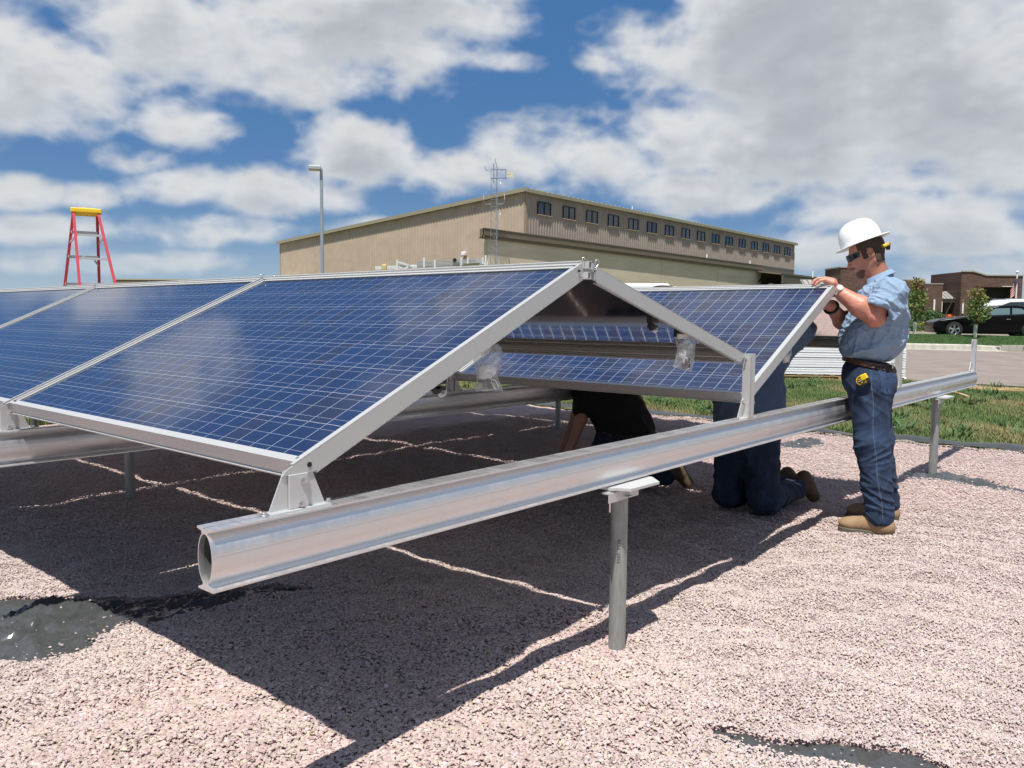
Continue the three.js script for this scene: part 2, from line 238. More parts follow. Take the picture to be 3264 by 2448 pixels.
// black plastic liner: bare patches and the edge strip
{
  const labels = ['black plastic liner lying bare left of the rail end', 'black plastic liner fold poking out of the gravel at the bottom right', 'black plastic liner strip around the foot of the far post', 'black plastic liner patch behind the kneeling worker'];
  BARE.forEach((P, i) => {
    const b = BBARE[i], st = i === 1 ? 0.010 : i === 0 ? 0.015 : 0.025;
    const g = gridGeo(range(b[0] - .2, b[1] + .2, st), range(b[2] - .2, b[3] + .2, st), (x, z) => {
      const dd = polyDist(x, z, P), u = x * 0.7 - z * 0.72, w = x * 0.72 + z * 0.7;
      const wp = 0.25 * n2(x * 2.5, z * 2.5 + 4), uu = x * .86 + z * .5, ww = -x * .5 + z * .86, f = 0.022 * Math.pow(1 - Math.abs(n2(uu * 1.1 + 3 * i, ww * 3.6 + wp * 3)), 5) + 0.020 * Math.pow(1 - Math.abs(n2(uu * 3 + 9, ww * 8 + wp * 6)), 5) + 0.010 * Math.pow(1 - Math.abs(n2(x * 10, z * 12)), 4) + 0.004 * n2(x * 6, z * 6) + 0.012 * Math.pow(1 - Math.abs(n2(x * 15 + wp * 8, z * 15)), 3) - 0.014;
      return gh(x, z) - 0.014 + Math.min(0, -dd * 0.4) * 0 + (f - 0.004) * sstep(0.06, -0.10, dd) * (i === 1 ? 0.75 : 1.25) - 0.05 * sstep(-0.02, 0.15, dd);
    }, (x, z) => polyDist(x, z, P) < 0.12);
    const m = new THREE.Mesh(g, M.plastic); m.name = numbered('plastic_liner'); m.castShadow = m.receiveShadow = true; scene.add(m); tag(m, labels[i], 'plastic sheet');
  });
  // edge strip along the grass
  const zs = range(-9, 4.5, 0.06), pos = [], idx = [], NW = 7;
  zs.forEach((z, i) => { for (let k = 0; k < NW; k++) { const t = k / (NW - 1), e = gravelEdge(z) - 0.06 + t * (0.19 + 0.07 * n2(z * 1.3, 2.2)); pos.push(e, terr(e, z) + 0.012 + 0.045 * Math.sin(t * 3.14) * (0.7 + 0.6 * n2(z * 2.1, 7 + t * .6)) + 0.008 * n2(z * 9, t * 4), z); } if (i) for (let k = 0; k < NW - 1; k++) { const a = (i - 1) * NW + k, c = i * NW + k; idx.push(a, a + 1, c, c, a + 1, c + 1); } });
  const g = new THREE.BufferGeometry(); g.setAttribute('position', new THREE.Float32BufferAttribute(pos, 3)); g.setIndex(idx); g.computeVertexNormals();
  const m = new THREE.Mesh(g, M.plastic); m.name = numbered('plastic_liner'); m.castShadow = m.receiveShadow = true; scene.add(m); tag(m, 'long black plastic edging strip between gravel and grass', 'plastic sheet');
}
// asphalt road, concrete gutter and curb, driveway apron
const CURB_A = v(31.0, 0, -9.6), CURB_B = v(33.62, 0, -3.9); // line of the curb
{
  const asMap = tex(512, 512, (u, q, x, y) => { const n = tn(u, q, 4, 5, 13, 2), k = n2(x * 0.8, y * 0.8); const c = 0.56 + 0.10 * n + 0.09 * k; return [c * 1.05, c * 0.965, c * 0.92]; });
  const asM = std([0.72, 0.71, 0.685], 0.92, 0, { map: asMap }); asM.map.repeat.set(0.35, 0.35);
  const low = z => 16.9 + 0.35 * Math.sin(z * 0.5 + 1.0) * 0.7 + 0.10 * n2(z * 2.5, 1.1) - (z < -3 ? (z + 3) * -0.12 : 0);
  const dir = CURB_B.clone().sub(CURB_A).normalize(), nrm = v(dir.z, 0, -dir.x); // points away over the curb
  const beyond = (x, z) => (x - CURB_A.x) * nrm.x + (z - CURB_A.z) * nrm.z;
  const mouth = (x, z) => z > -3.6;
  struct('road', gridGeo(range(15, 60, 0.25), range(-40, 14, 0.25), (x, z) => terr(x, z) + 0.006, (x, z) => x > low(z) && (beyond(x, z) < -0.5 || (mouth(x, z) && beyond(x, z) < 12 && z > -3.2 + Math.max(0, beyond(x, z)) * 0.1))), asM);
  const conc = std([0.60, 0.58, 0.52], 0.9, 0, { map: noiseMap([0.85, 0.85, 0.83], 0.18, 6, 41) });
  const at = (t, o, y) => { const p = CURB_A.clone().addScaledVector(dir, t).addScaledVector(nrm, o); return [p.x, terr(p.x, p.z) + y, p.z]; };
  const prof = [[-0.62, 0.008], [-0.03, 0.004], [0.0, 0.17], [0.05, 0.20], [0.26, 0.205], [0.30, 0.12]];
  const ts = range(-28, 6.2, 0.5), pos = [], idx = [];
  ts.forEach((t, i) => { prof.forEach(p => pos.push(...at(t, p[0] - (t > 3.0 && p[0] < -.3 ? (t - 3) * 0.12 : 0), p[1] * (p[1] > .05 ? 1 - 0.25 * sstep(5, 6.5, t) : 1)))); if (i) for (let k = 0; k < prof.length - 1; k++) { const a = (i - 1) * prof.length + k, c = i * prof.length + k; idx.push(a, c, a + 1, a + 1, c, c + 1); } });
  const g = new THREE.BufferGeometry(); g.setAttribute('position', new THREE.Float32BufferAttribute(pos, 3)); g.setIndex(idx); conc.side = THREE.DoubleSide; g.setAttribute('uv', new THREE.Float32BufferAttribute(pos.filter((_, i) => i % 3 !== 1), 2)); const gg = toCreasedNormals(g, 0.4);
  struct('curb', gg, conc);
  // return of the curb into the driveway
  const cp = []; const p0 = CURB_A.clone().addScaledVector(dir, 6.2), c0 = p0.clone();
  for (let i = 0; i <= 12; i++) { const a = i / 12 * 1.3; const q = c0.clone().addScaledVector(dir, 2.2 * Math.sin(a)).addScaledVector(nrm, 2.2 * (1 - Math.cos(a)) + 0.13); cp.push(q.setY(terr(q.x, q.z) + 0.08)); }
  const last = cp[12].clone().sub(cp[11]).normalize(); for (let i = 1; i < 8; i++) { const q = cp[12].clone().addScaledVector(last, i * 1.6); cp.push(q.setY(terr(q.x, q.z) + 0.08)); }
  const segs = []; for (let i = 1; i < cp.length; i++) segs.push(bar(cp[i - 1], cp[i].clone().addScaledVector(cp[i].clone().sub(cp[i - 1]), 0.03), 0.28, 0.25)); struct('curb', segs, conc);
  // dirt / sand strip between road and weeds
  const sand = std([0.40, 0.32, 0.235], 0.95, 0, { map: noiseMap([0.8, 0.78, 0.75], 0.4, 9, 51) });
  struct('dirt_verge', gridGeo(range(14.2, 17.8, 0.12), range(-3.0, 4, 0.12), (x, z) => terr(x, z) - 0.012, (x, z) => { const e = low(z) - x; return e > -0.12 && e < 1.7 + 0.5 * n2(z * 1.2, x) && z > -2.6 + 0.3 * n2(x * 3, z); }), sand);
  // lawn behind the curb
  const lawnMap = tex(256, 256, (u, q) => { const n = tn(u, q, 6, 5, 21, 2), m = tn(u, q, 40, 2, 2, 9); const c = 0.5 + 0.5 * n + 0.3 * m; return [.20 + .10 * c, .34 + .10 * c, .10 + .06 * c]; });
  const lawnM = std([0.85, 0.9, 0.8], 0.95, 0, { map: lawnMap }); lawnM.map.repeat.set(0.5, 0.5);
  struct('lawn', gridGeo(range(26, 70, 0.5), range(-40, 14, 0.5), (x, z) => terr(x, z) + 0.13 + 0.19 * sstep(1.5, 5, beyond(x, z)), (x, z) => { const b = beyond(x, z); return b > 0.25 && b < 5.9 && z < -2.4 + b * 0.05; }), lawnM);
  struct('parking_lot', gridGeo(range(30, 80, 1), range(-60, 20, 1), (x, z) => terr(x, z) + 0.09, (x, z) => { const b = beyond(x, z); return b >= 4.8 && b < 18; }), asM);
}

// ───────────── solar array: rails, posts, brackets, modules, reflectors ─────────────
const TY = 0.794, RH = 0.141, SX = 2.52, LZ = 1.972, TILT = 24.95 * Math.PI / 180;
const RAILZ = [0, -LZ, -2 * LZ, -3 * LZ];
{
  const half = [[0.032, 0], [0.032, -0.0045], [0.0125, -0.008], [0.0135, -0.0125]];
  for (let i = 0; i <= 22; i++) { const a = 0.36 + i / 22 * (Math.PI - 0.72); half.push([0.0312 * Math.sin(a), -0.0695 + 0.0590 * Math.cos(a)]); }
  half.push([0.0125, -0.1275], [0.016, -0.1325], [0.0315, -0.1365], [0.0315, -0.141]);
  const outer = [[0.003, 0], [0.003, -0.003], ...[].concat([]), ];
  const pts = [[0.0035, 0.0], ...half, ...half.slice().reverse().map(p => [-p[0], p[1]]), [-0.0035, 0.0], [-0.0035, -0.006], [0.0035, -0.006]];
  const hole = circ(0, -0.0695, 0.0286, 0.0555, 40).reverse();
  const geo = toCreasedNormals(ext(pts, 7.936, [hole]).rotateY(Math.PI / 2), 0.42);
  const seam = bx(7.936, 0.0009, 0.0012, 3.968, -0.0615, 0.0311);
  const shade_sleeve = new THREE.CylinderGeometry(.0281, .0281, 7.91, 40, 1, true).rotateZ(Math.PI / 2).scale(1, 1.95, 1).translate(3.968, -.0695, 0), shadeSleeveM = std([.10, .11, .108], .7, .2, { side: THREE.DoubleSide });  // added dark sleeve; the shade inside the rail is put into its colour
  const lab = ['nearest long silver aluminium rail with an open oval end in the foreground', 'second silver aluminium rail under the panels, half in shade', 'third aluminium rail, hidden deep behind the first row of panels', 'farthest aluminium rail at the back of the array'];
  RAILZ.forEach((z, i) => { const t = thing('support_rail', lab[i], 'rail', [-0.24, TY, z], 0, 'rails of the solar array'); part(t, 'rail_profile', geo, M.railAlu); part(t, 'seam_line', seam, M.bolt); part(t, 'shade_sleeve', shade_sleeve, shadeSleeveM); });
}
// posts
{
  const postMat = M.galv;
  const cap = [[1.31, .026], [1.344, .050], [1.326, .100], [1.345, .112], [1.53, .112], [1.60, .042], [1.60, -.05], [1.33, -.05]].map(p => [p[0] - 1.432, -p[1]]);
  const plate = ext([[-.125, .05], [.165, .05], [.165, -.042], [.10, -.112], [-.088, -.104], [-.106, -.06], [-.125, -.05]], .010).rotateX(-Math.PI / 2).translate(0, .637, 0);
  const chan = mg([bx(.20, .006, .03, -.05, .629, .035), bx(.20, .034, .004, -.05, .612, .050), bx(.03, .004, .02, -.12 + .09, .605, .060), bx(.03, .004, .02, -.03, .622, .060)]);
  const lab = { '0_0': 'galvanized round post with stencilled number under the near rail', '0_1': 'galvanized round post at the far right end of the near rail', '1_0': 'galvanized post under the second rail, behind the near bracket', '1_1': 'galvanized post under the second rail beside the grass', '2_0': 'dark shaded post at left below the second rail', '2_1': 'thin far post behind the second rail near the grass edge', '3_0': 'rearmost post under the first row of panels', '3_1': 'rearmost post at the far end of the last rail' };
  RAILZ.forEach((z, i) => [1.432, 6.25].forEach((x, j) => {
    if (i === 2 && j === 0) x = 1.35; if (i === 2 && j === 1) x = 6.25;
    const t = thing('support_post', lab[`${i}_${j}`], 'post', [x, 0, z], 0, 'posts of the solar array');
    part(t, 'pipe', cyl(.0325, .0325, .86, 40, 0, .20, 0), postMat);
    part(t, 'cap_plate', plate, M.whiteAlu); part(t, 'clamp_channel', chan, M.plateAlu);
    part(t, 'threaded_rod', rod(v(-.135, .56, .045), v(-.135, .640, .045), .0035), M.bolt);
    if (i === 0 && j === 0) { // stencilled number on the pipe
      const W = 160, H = 1024, cv = document.createElement('canvas'); cv.width = H; cv.height = W; const c = cv.getContext('2d'); c.fillStyle = '#000'; c.fillRect(0, 0, H, W); c.fillStyle = '#fff'; c.font = 'bold 150px monospace'; c.textAlign = 'center'; c.textBaseline = 'middle'; c.fillText('7107 1539', H / 2, W / 2 + 6, H - 30);
      c.fillStyle = '#000'; for (let k = 0; k < 9; k++) c.fillRect(80 + k * 95, 0, 5, W);
      const am = new THREE.CanvasTexture(cv); const dm = std([.018, .018, .020], .8, 0, { alphaMap: am, transparent: true });
      // strip wrapped round the pipe, reading upwards
      const ang = Math.atan2(1.636 - z, -1.123 - x), a0 = .42, n = 10, h0 = .325, h1 = .445, P = [], U = [], I = [];
      for (let k = 0; k <= n; k++) { const a = ang - 0.02 + (k / n - .5) * a0 * 1.2; for (const s of [0, 1]) { P.push(.0329 * Math.cos(a), s ? h1 : h0, .0329 * Math.sin(a)); U.push(s, k / n); } if (k) { const b = (k - 1) * 2; I.push(b, b + 1, b + 2, b + 2, b + 1, b + 3); } }
      const g = new THREE.BufferGeometry(); g.setAttribute('position', new THREE.Float32BufferAttribute(P, 3)); g.setAttribute('uv', new THREE.Float32BufferAttribute(U, 2)); g.setIndex(I); g.computeVertexNormals(); dm.side = THREE.DoubleSide; part(t, 'stencilled_number', g, dm);
    }
  }));
}
// brackets on the rails
function bolt(x, y, z, r = .0085, len = .012) { return mg([cyl(r, r, len * .6, 6).rotateX(Math.PI / 2).translate(x, y, z), cyl(r * .55, r * .55, len, 10).rotateX(Math.PI / 2).translate(x, y, z + len * .5)]); }
const trap = (h, b0, b1, t0, t1) => ext([[b0, 0], [b1, 0], [t1, h], [t0, h]], .004).translate(0, .004, -.004);
const lowBracketParts = [
  ['gusset', [trap(.094, -.078, .080, -.036, .040), bx(.17, .004, .036, 0, .0022, .004)], 'plateAlu'],
  ['clamp_plate', [rbx(.054, .082, .007, .0015, 0, .046, .005)], 'plateAlu'],
  ['bolt', [bolt(.012, .070, .010)], 'bolt'], ['bolt', [bolt(.005, .013, .010)], 'bolt'],
  ['foot_bolt', [cyl(.006, .006, .012, 8, -.095, .006, .008), cyl(.009, .009, .004, 6, -.095, .004, .008)], 'bolt'], ['foot_bolt', [cyl(.006, .006, .012, 8, .094, .006, -.004), cyl(.009, .009, .004, 6, .094, .004, -.004)], 'bolt'],
];
const upBracketParts = [
  ['gusset', [trap(.10, -.078, .072, -.024, .046), bx(.16, .004, .036, 0, .0022, .004)], 'plateAlu'],
  ['upright', [bx(.004, .306, .034, -.028, .155, .012), bx(.036, .306, .004, .012, .155, .029), bx(.004, .306, .034, .029, .155, .012), bx(.016, .306, .004, -.020, .155, .001), bx(.010, .306, .004, -.021, .155, .029), bx(.05, .306, .003, 0, .155, -.004)], 'plateAlu'],
  ['bolt', [rod(v(-.05, .286, .012), v(.052, .289, .012), .0045), cyl(.009, .009, .008, 6).rotateZ(Math.PI / 2).translate(.052, .289, .012)], 'bolt'],
  ['bolt', [rod(v(-.05, .072, .012), v(.062, .070, .012), .0045), cyl(.010, .010, .008, 6).rotateZ(Math.PI / 2).translate(.062, .070, .012)], 'bolt'],
  ['foot_bolt', [cyl(.009, .009, .007, 6, .092, .006, -.004)], 'bolt'], ['foot_bolt', [cyl(.009, .009, .007, 6, -.092, .006, .006)], 'bolt'],
];
function makeBracket(kind, label, x, z) { const t = thing(kind === 'low' ? 'foot_bracket' : 'upright_bracket', label, 'bracket', [x, TY, z], 0, 'brackets bolted to the rails'); for (const [n, g, m] of kind === 'low' ? lowBracketParts : upBracketParts) part(t, n, g.map(q => q.clone()), M[m]); return t; }
{
  const low = makeBracket('low', 'trapezoid aluminium foot bracket at the near end of the foreground rail', 0, 0);
  const up = makeBracket('up', 'tall aluminium upright bracket on the near rail where two rows meet', SX, 0);
  const cl = (o, label, x, z) => { const c = o.clone(); c.name = numbered(o.name.replace(/_\d{3}$/, '')); c.position.set(x, TY, z); c.userData = { ...o.userData, label }; scene.add(c); };
  cl(up, 'upright bracket on the near rail just behind the standing man', 2 * SX, 0);
  cl(up, 'lone upright bracket at the far right end of the near rail', 3 * SX - 0.01, 0);
  ['second', 'third', 'fourth'].forEach((o, i) => {
    const z = RAILZ[i + 1];
    cl(low, `aluminium foot bracket on the ${o} rail at the left ends of the panels`, 0, z);
    cl(up, `upright bracket on the ${o} rail between the two rows of panels`, SX, z);
    cl(up, `upright bracket on the ${o} rail beyond the two rows of panels`, 2 * SX, z);
  });
}
// solar module: x up the slope, y out of the face, z along the ridge
const bounceBlockM = std([.10, .10, .105], .7);
const ML = 1.283, MW = 1.946;
const cellMats = [[.006, .018, .068], [.007, .021, .075], [.006, .016, .062], [.011, .016, .052], [.015, .017, .044], [.008, .023, .082], [.009, .017, .056]].map(c => std(c, 0.38, 0.15));
function makeModule(label, seed) {
  const t = thing('solar_module', label, 'solar panel', [0, 0, 0], 0, 'solar panels of the array');
  const side = (z, s) => [ext([[-.047, -.011], [-.030, -.004], [1.296, 0], [1.300, -.004], [1.274, -.056], [.052, -.056]], .0035).translate(0, 0, s > 0 ? z - .0035 : z), bx(1.30, .003, .011, .640, -.0015, z - s * .0055), bx(1.24, .003, .018, .645, -.0065, z - s * .020), bx(1.24, .003, .02, .66, -.0545, z - s * .010)];
  part(t, 'side_frame', side(0, 1), M.frameAlu); part(t, 'side_frame', side(-MW, -1), M.frameAlu);
  part(t, 'lower_frame', [bx(.003, .050, MW - .008, .0015, -.0265, -MW / 2), bx(.012, .003, MW - .008, .006, -.0015, -MW / 2), bx(.016, .003, MW - .06, .020, -.006, -MW / 2), bx(.020, .003, MW - .008, .010, -.0515, -MW / 2), bx(.008, .004, MW - .01, -.003, -.047, -MW / 2)], M.frameAlu);
  part(t, 'upper_frame', [bx(.003, .050, MW - .008, ML - .0015, -.0265, -MW / 2), bx(.014, .003, MW - .008, ML - .007, -.0015, -MW / 2), bx(.016, .003, MW - .06, ML - .022, -.006, -MW / 2), bx(.006, .008, MW - .01, ML + .004, .002, -MW / 2)], M.frameAlu);
  part(t, 'backsheet', bx(ML - .03, .003, MW - .03, ML / 2, -.0145, -MW / 2), M.backsheet); part(t, 'bounce_blocker', bx(ML - .034, .002, MW - .034, ML / 2, -.0182, -MW / 2), bounceBlockM);  // dark sheet added below the backsheet to cut light bounced under the array
  const pr = .1529, pc = .0784, r = rng(seed), cg = new THREE.BoxGeometry(.1502, .0004, .0756);
  for (let i = 0; i < 8; i++) for (let j = 0; j < 24; j++) { const k = r(); const c = part(t, 'solar_cell', cg, cellMats[k < .26 ? 0 : k < .46 ? 1 : k < .66 ? 2 : k < .78 ? 3 : k < .87 ? 4 : k < .94 ? 5 : 6]); c.position.set(.030 + pr * (i + .5), -.0129, -.0325 - pc * (j + .5)); }
  for (let i = 1; i < 8; i++) { const s = []; for (let j = 0; j < 24; j++) s.push(bx(.0022, .0006, .0700, .030 + pr * i, -.0125, -.0325 - pc * (j + .95))); s.pop(); part(t, 'ribbon', s, M.ribbon); }
  for (let i = 0; i < 8; i++) part(t, 'busbar', [1 / 6, .5, 5 / 6].map(f => bx(.0016, .0004, MW - .07, .030 + pr * (i + f), -.0125, -MW / 2)), M.busbar);
  const gl = new THREE.PlaneGeometry(ML - .036, MW - .044).rotateX(-Math.PI / 2).translate(ML / 2, -.0085, -MW / 2); part(t, 'cover_glass', gl, M.glass);
  return t;
}
function place(o, x, y, z, rz) { o.position.set(x, y, z); o.rotation.z = rz; return o; }
const copyOf = (o, label) => { const c = o.clone(); c.name = numbered(o.name.replace(/_\d{3}$/, '')); c.userData = { ...o.userData, label }; scene.add(c); return c; };
const modA = makeModule('largest blue solar panel in the foreground, nearest in the first row', 11); place(modA, -.005, .910, 0.004, TILT);
place(copyOf(modA, 'second blue solar panel of the first row, left of the foreground panel'), -.005, .910, -LZ + .004, TILT);
place(copyOf(modA, 'third solar panel of the first row at the left edge of the picture'), -.005, .910, -2 * LZ + .004, TILT);
const modB = makeModule('blue solar panel the standing man holds up by its top corner', 23); place(modB, 2.515, .910, 0.004, 25.9 * Math.PI / 180);
place(copyOf(modB, 'solar panel of the second row behind the first row, second bay'), 2.515, .910, -LZ + .004, TILT);
place(copyOf(modB, 'solar panel of the second row behind the first row, third bay'), 2.515, .910, -2 * LZ + .004, TILT);
place(copyOf(modB, 'solar panel of the third row far behind, second bay'), 5.035, .910, -LZ + .004, TILT);
place(copyOf(modB, 'solar panel of the third row far behind, third bay'), 5.035, .910, -2 * LZ + .004, TILT);
// reflector: mirror sheet in a frame, sloping down from the ridge
const RL = 1.318, RTILT = -15.25 * Math.PI / 180;
function makeReflector(label) {
  const t = thing('reflector_panel', label, 'reflector panel', [0, 0, 0], 0, 'mirror panels of the array');
  const side = (z, s) => [ext([[-.012, -.002], [RL - .012, 0], [RL, -.012], [RL - .046, -.056], [-.026, -.050]], .0035).translate(0, 0, s > 0 ? z - .0035 : z), bx(RL - .03, .003, .016, RL / 2, -.0015, z - s * .008), bx(RL - .08, .003, .016, RL / 2, -.0535, z - s * .008)];
  part(t, 'side_frame', side(0, 1), M.frameAlu); part(t, 'side_frame', side(-MW, -1), M.frameAlu);
  part(t, 'lower_frame', [bx(.004, .052, MW - .01, RL - .020, -.027, -MW / 2), bx(.030, .004, MW - .01, RL - .034, -.030, -MW / 2), bx(.024, .003, MW - .01, RL - .032, -.0515, -MW / 2)], M.frameAlu);
  part(t, 'upper_frame', [bx(.004, .046, MW - .01, .004, -.025, -MW / 2), bx(.020, .003, MW - .01, .012, -.0015, -MW / 2), bx(.016, .003, MW - .01, .010, -.046, -MW / 2)], M.frameAlu);
  part(t, 'mirror_sheet', bx(RL - .03, .0025, MW - .012, RL / 2 - .006, -.0075, -MW / 2), M.mirror);
  return t;
}
const refA = makeReflector('mirror panel closing the right slope of the foreground tent'); place(refA, 1.226, 1.448, 0.004, RTILT);
place(copyOf(refA, 'mirror panel on the right slope of the first row, second bay'), 1.226, 1.448, -LZ + .004, RTILT);
place(copyOf(refA, 'mirror panel on the right slope of the first row, third bay'), 1.226, 1.448, -2 * LZ + .004, RTILT);
place(copyOf(refA, 'mirror panel on the right slope of the second row, behind the standing man'), 1.226 + SX, 1.452, 0.004, RTILT);
place(copyOf(refA, 'mirror panel on the right slope of the second row, second bay'), 1.226 + SX, 1.448, -LZ + .004, RTILT);
place(copyOf(refA, 'mirror panel on the right slope of the second row, third bay'), 1.226 + SX, 1.448, -2 * LZ + .004, RTILT);
place(copyOf(refA, 'mirror panel on the right slope of the third row, second bay'), 1.226 + 2 * SX, 1.448, -LZ + .004, RTILT);
place(copyOf(refA, 'mirror panel on the right slope of the third row, third bay'), 1.226 + 2 * SX, 1.448, -2 * LZ + .004, RTILT);
// ridge hinges with spring clips
function hinge(label, z, big) {
  const t = thing('ridge_hinge', label, 'hinge', [1.185, 1.43, z], 0, 'hinges along the ridge');
  const box = (w, h, x, y) => [bx(w, .0025, .026, x, y + h / 2, .012), bx(w, .0025, .026, x, y - h / 2, .012), bx(.0025, h, .026, x - w / 2, y, .012), bx(.0025, h, .026, x + w / 2, y, .012)];
  part(t, 'square_tube', box(.016, .024, -.012, .014), M.whiteAlu); part(t, 'square_tube', box(.016, .022, -.016, -.022), M.whiteAlu);
  part(t, 'hinge_leaf', [bx(.050, .034, .003, .012, .006, .004), bx(.03, .003, .022, .010, .000, .012), bx(.004, .028, .020, .034, -.020, .012), bx(.004, .028, .020, .022, -.020, .012)], M.plateAlu);
  part(t, 'spring_clip', tube([v(.012, -.002, .020), v(.020, .020, .022), v(.030, .036, .022), v(.042, .034, .022), v(.040, .020, .022), v(.026, .004, .020)], .0016, 6, 30), M.bolt); part(t, 'spring_clip', tube([v(-.03, .02, .01), v(-.042, .032, .012), v(-.036, .040, .012), v(-.022, .034, .01)], .0016, 6, 20), M.bolt);
  if (big) {
    for (const [hx, hy, hr] of [[.045, -.001, .0055], [.040, -.020, .0055], [-.047, -.007, .004]]) part(t, 'screw_hole', cyl(hr, hr, .006, 14).rotateX(Math.PI / 2).translate(hx, hy, .0035), M.hole);
    part(t, 'bolt', bolt(-.038, -.028, .006, .005, .008), M.bolt);
  }
  return t;
}
hinge('ridge hinge with spring clip at the near peak of the tent', .004, true);
hinge('small ridge hinge between the foreground panel and the second panel', -LZ + .01, false);
hinge('small ridge hinge between the second and third panels', -2 * LZ + .01, false);
// drilled hole at the lower tip of the near side frame
{ const t = part(modA, 'drain_hole', cyl(.0065, .0065, .002, 16).rotateX(Math.PI / 2).translate(.030, -.026, .0006), M.hole); }
// connector bags and clips hanging from the frames
function bag(name, label, pos, outline, depth, extras) {
  const t = thing('plastic_bag', label, 'plastic bag', pos, 0);
  // two crinkled films joined at the rim
  const N = 12, MM = 14, P = [], I = [], r = rng(outline.length * 31 + Math.round(pos[0] * 100));
  const left = outline.l, right = outline.r;
  const at = (arr, q) => { const k = q * (arr.length - 1), i = Math.min(arr.length - 2, Math.floor(k)), f = k - i; return [lerp(arr[i][0], arr[i + 1][0], f), lerp(arr[i][1], arr[i + 1][1], f)]; };
  for (const s of [1, -1]) { const o = P.length / 3; for (let j = 0; j <= MM; j++) for (let i = 0; i <= N; i++) { const q = j / MM, u = i / N, a = at(left, q), b = at(right, q); const x = lerp(a[0], b[0], u), y = lerp(a[1], b[1], u); P.push(x, y, s * (depth * Math.sin(Math.PI * u) * (0.35 + .65 * Math.sin(Math.PI * Math.min(1, q + .05))) + .008 * n2(x * 40 + s, y * 55) * Math.sin(Math.PI * u) + 0.0008)); } for (let j = 0; j < MM; j++) for (let i = 0; i < N; i++) { const a = o + j * (N + 1) + i, b = a + N + 1; I.push(a, b, a + 1, a + 1, b, b + 1); } }
  const g = new THREE.BufferGeometry(); g.setAttribute('position', new THREE.Float32BufferAttribute(P, 3)); g.setIndex(I); g.computeVertexNormals(); part(t, 'film', g, M.bag);
  for (const [n, gg, m] of extras) part(t, n, gg, m); return t;
}
const foam = std([.62, .60, .54], .9);
bag('plastic_bag', 'clear plastic bag with connectors hanging from the left beam of the tent', [.705, 1.10, -.022], { l: [[-.015, .080], [-.062, .04], [-.058, .01], [-.048, -.012], [-.055, -.062]], r: [[.05, .078], [.070, .064], [.068, .0], [.046, -.018], [.076, -.070]] }, .022, [
  ['cable_connector', [bx(.058, .008, .012, -.006, -.034, 0, [0, 0, -.05]), bx(.012, .062, .012, -.006, -.028, .002), bx(.03, .026, .012, .004, -.045, 0)], M.black],
  ['foam_wad', [rbx(.05, .044, .02, .008, -.008, -.006, 0), rbx(.03, .03, .018, .007, .018, -.004, .002)], std([.70, .70, .68], .9)],
  ['paper_label', [bx(.045, .022, .002, -.02, .062, .012, [0, 0, .45])], std([.62, .60, .55], .8)],
  ['wire', [tube([v(.01, -.03, .006), v(.03, -.035, .008), v(.045, -.055, .006)], .0016, 6), tube([v(.01, -.034, .006), v(.02, -.05, .008), v(.034, -.062, .006)], .0016, 6)], M.white]]);
bag('plastic_bag', 'clear plastic bag with connectors hanging from the right beam of the tent', [1.945, 1.12, -.018], { l: [[-.095, .068], [-.065, .02], [-.08, -.02], [-.10, -.056]], r: [[.098, .066], [.095, .02], [.085, -.03], [.066, -.085]] }, .02, [
  ['cable_connector', [bx(.052, .013, .012, .012, -.044, 0, [0, 0, .75]), bx(.052, .013, .012, .012, -.044, .003, [0, 0, -.6]), bx(.03, .028, .012, .02, -.046, 0)], M.black],
  ['foam_wad', [bx(.05, .012, .012, -.018, -.016, 0, [0, 0, -.5]), bx(.012, .05, .012, -.01, -.012, .002), rbx(.035, .025, .015, .006, .0, -.03, 0)], std([.74, .74, .72], .9)],
  ['paper_label', [rbx(.09, .022, .012, .005, -.02, .070, 0)], foam]]);
bag('plastic_bag', 'small clear plastic bag under the edge of the held panel', [3.06, 1.085, -.018], { l: [[-.05, .06], [-.055, .0], [-.05, -.05]], r: [[.05, .07], [.052, .0], [.04, -.045]] }, .016, [
  ['foam_wad', [rbx(.06, .04, .02, .008, -.01, -.02, 0)], foam], ['cable_connector', [bx(.03, .03, .02, .01, .02, 0, [0, 0, .5])], M.black]]);
function clip(label, x, y, z) { const t = thing('cable_clip', label, 'cable clip', [x, y, z], 0); part(t, 'clip_body', [rbx(.05, .035, .03, .005, 0, 0, 0), bx(.018, .05, .02, -.01, -.02, 0, [0, 0, .4]), bx(.05, .012, .02, .0, -.03, 0)], M.black); part(t, 'cable_end', [tube([v(.0, -.03, 0), v(.008, -.05, .004), v(.026, -.045, .004), v(.026, -.028, 0)], .006, 8)], std([.55, .53, .48], .7)); return t; }
clip('black cable clip with a pale cable end under the right beam of the tent', 1.695, 1.262, -.03);
clip('black cable clip under the lower half of the left beam of the tent', .500, 1.085, -.03);
clip('small black cable clip just above the bag on the right beam', 1.915, 1.205, -.03);

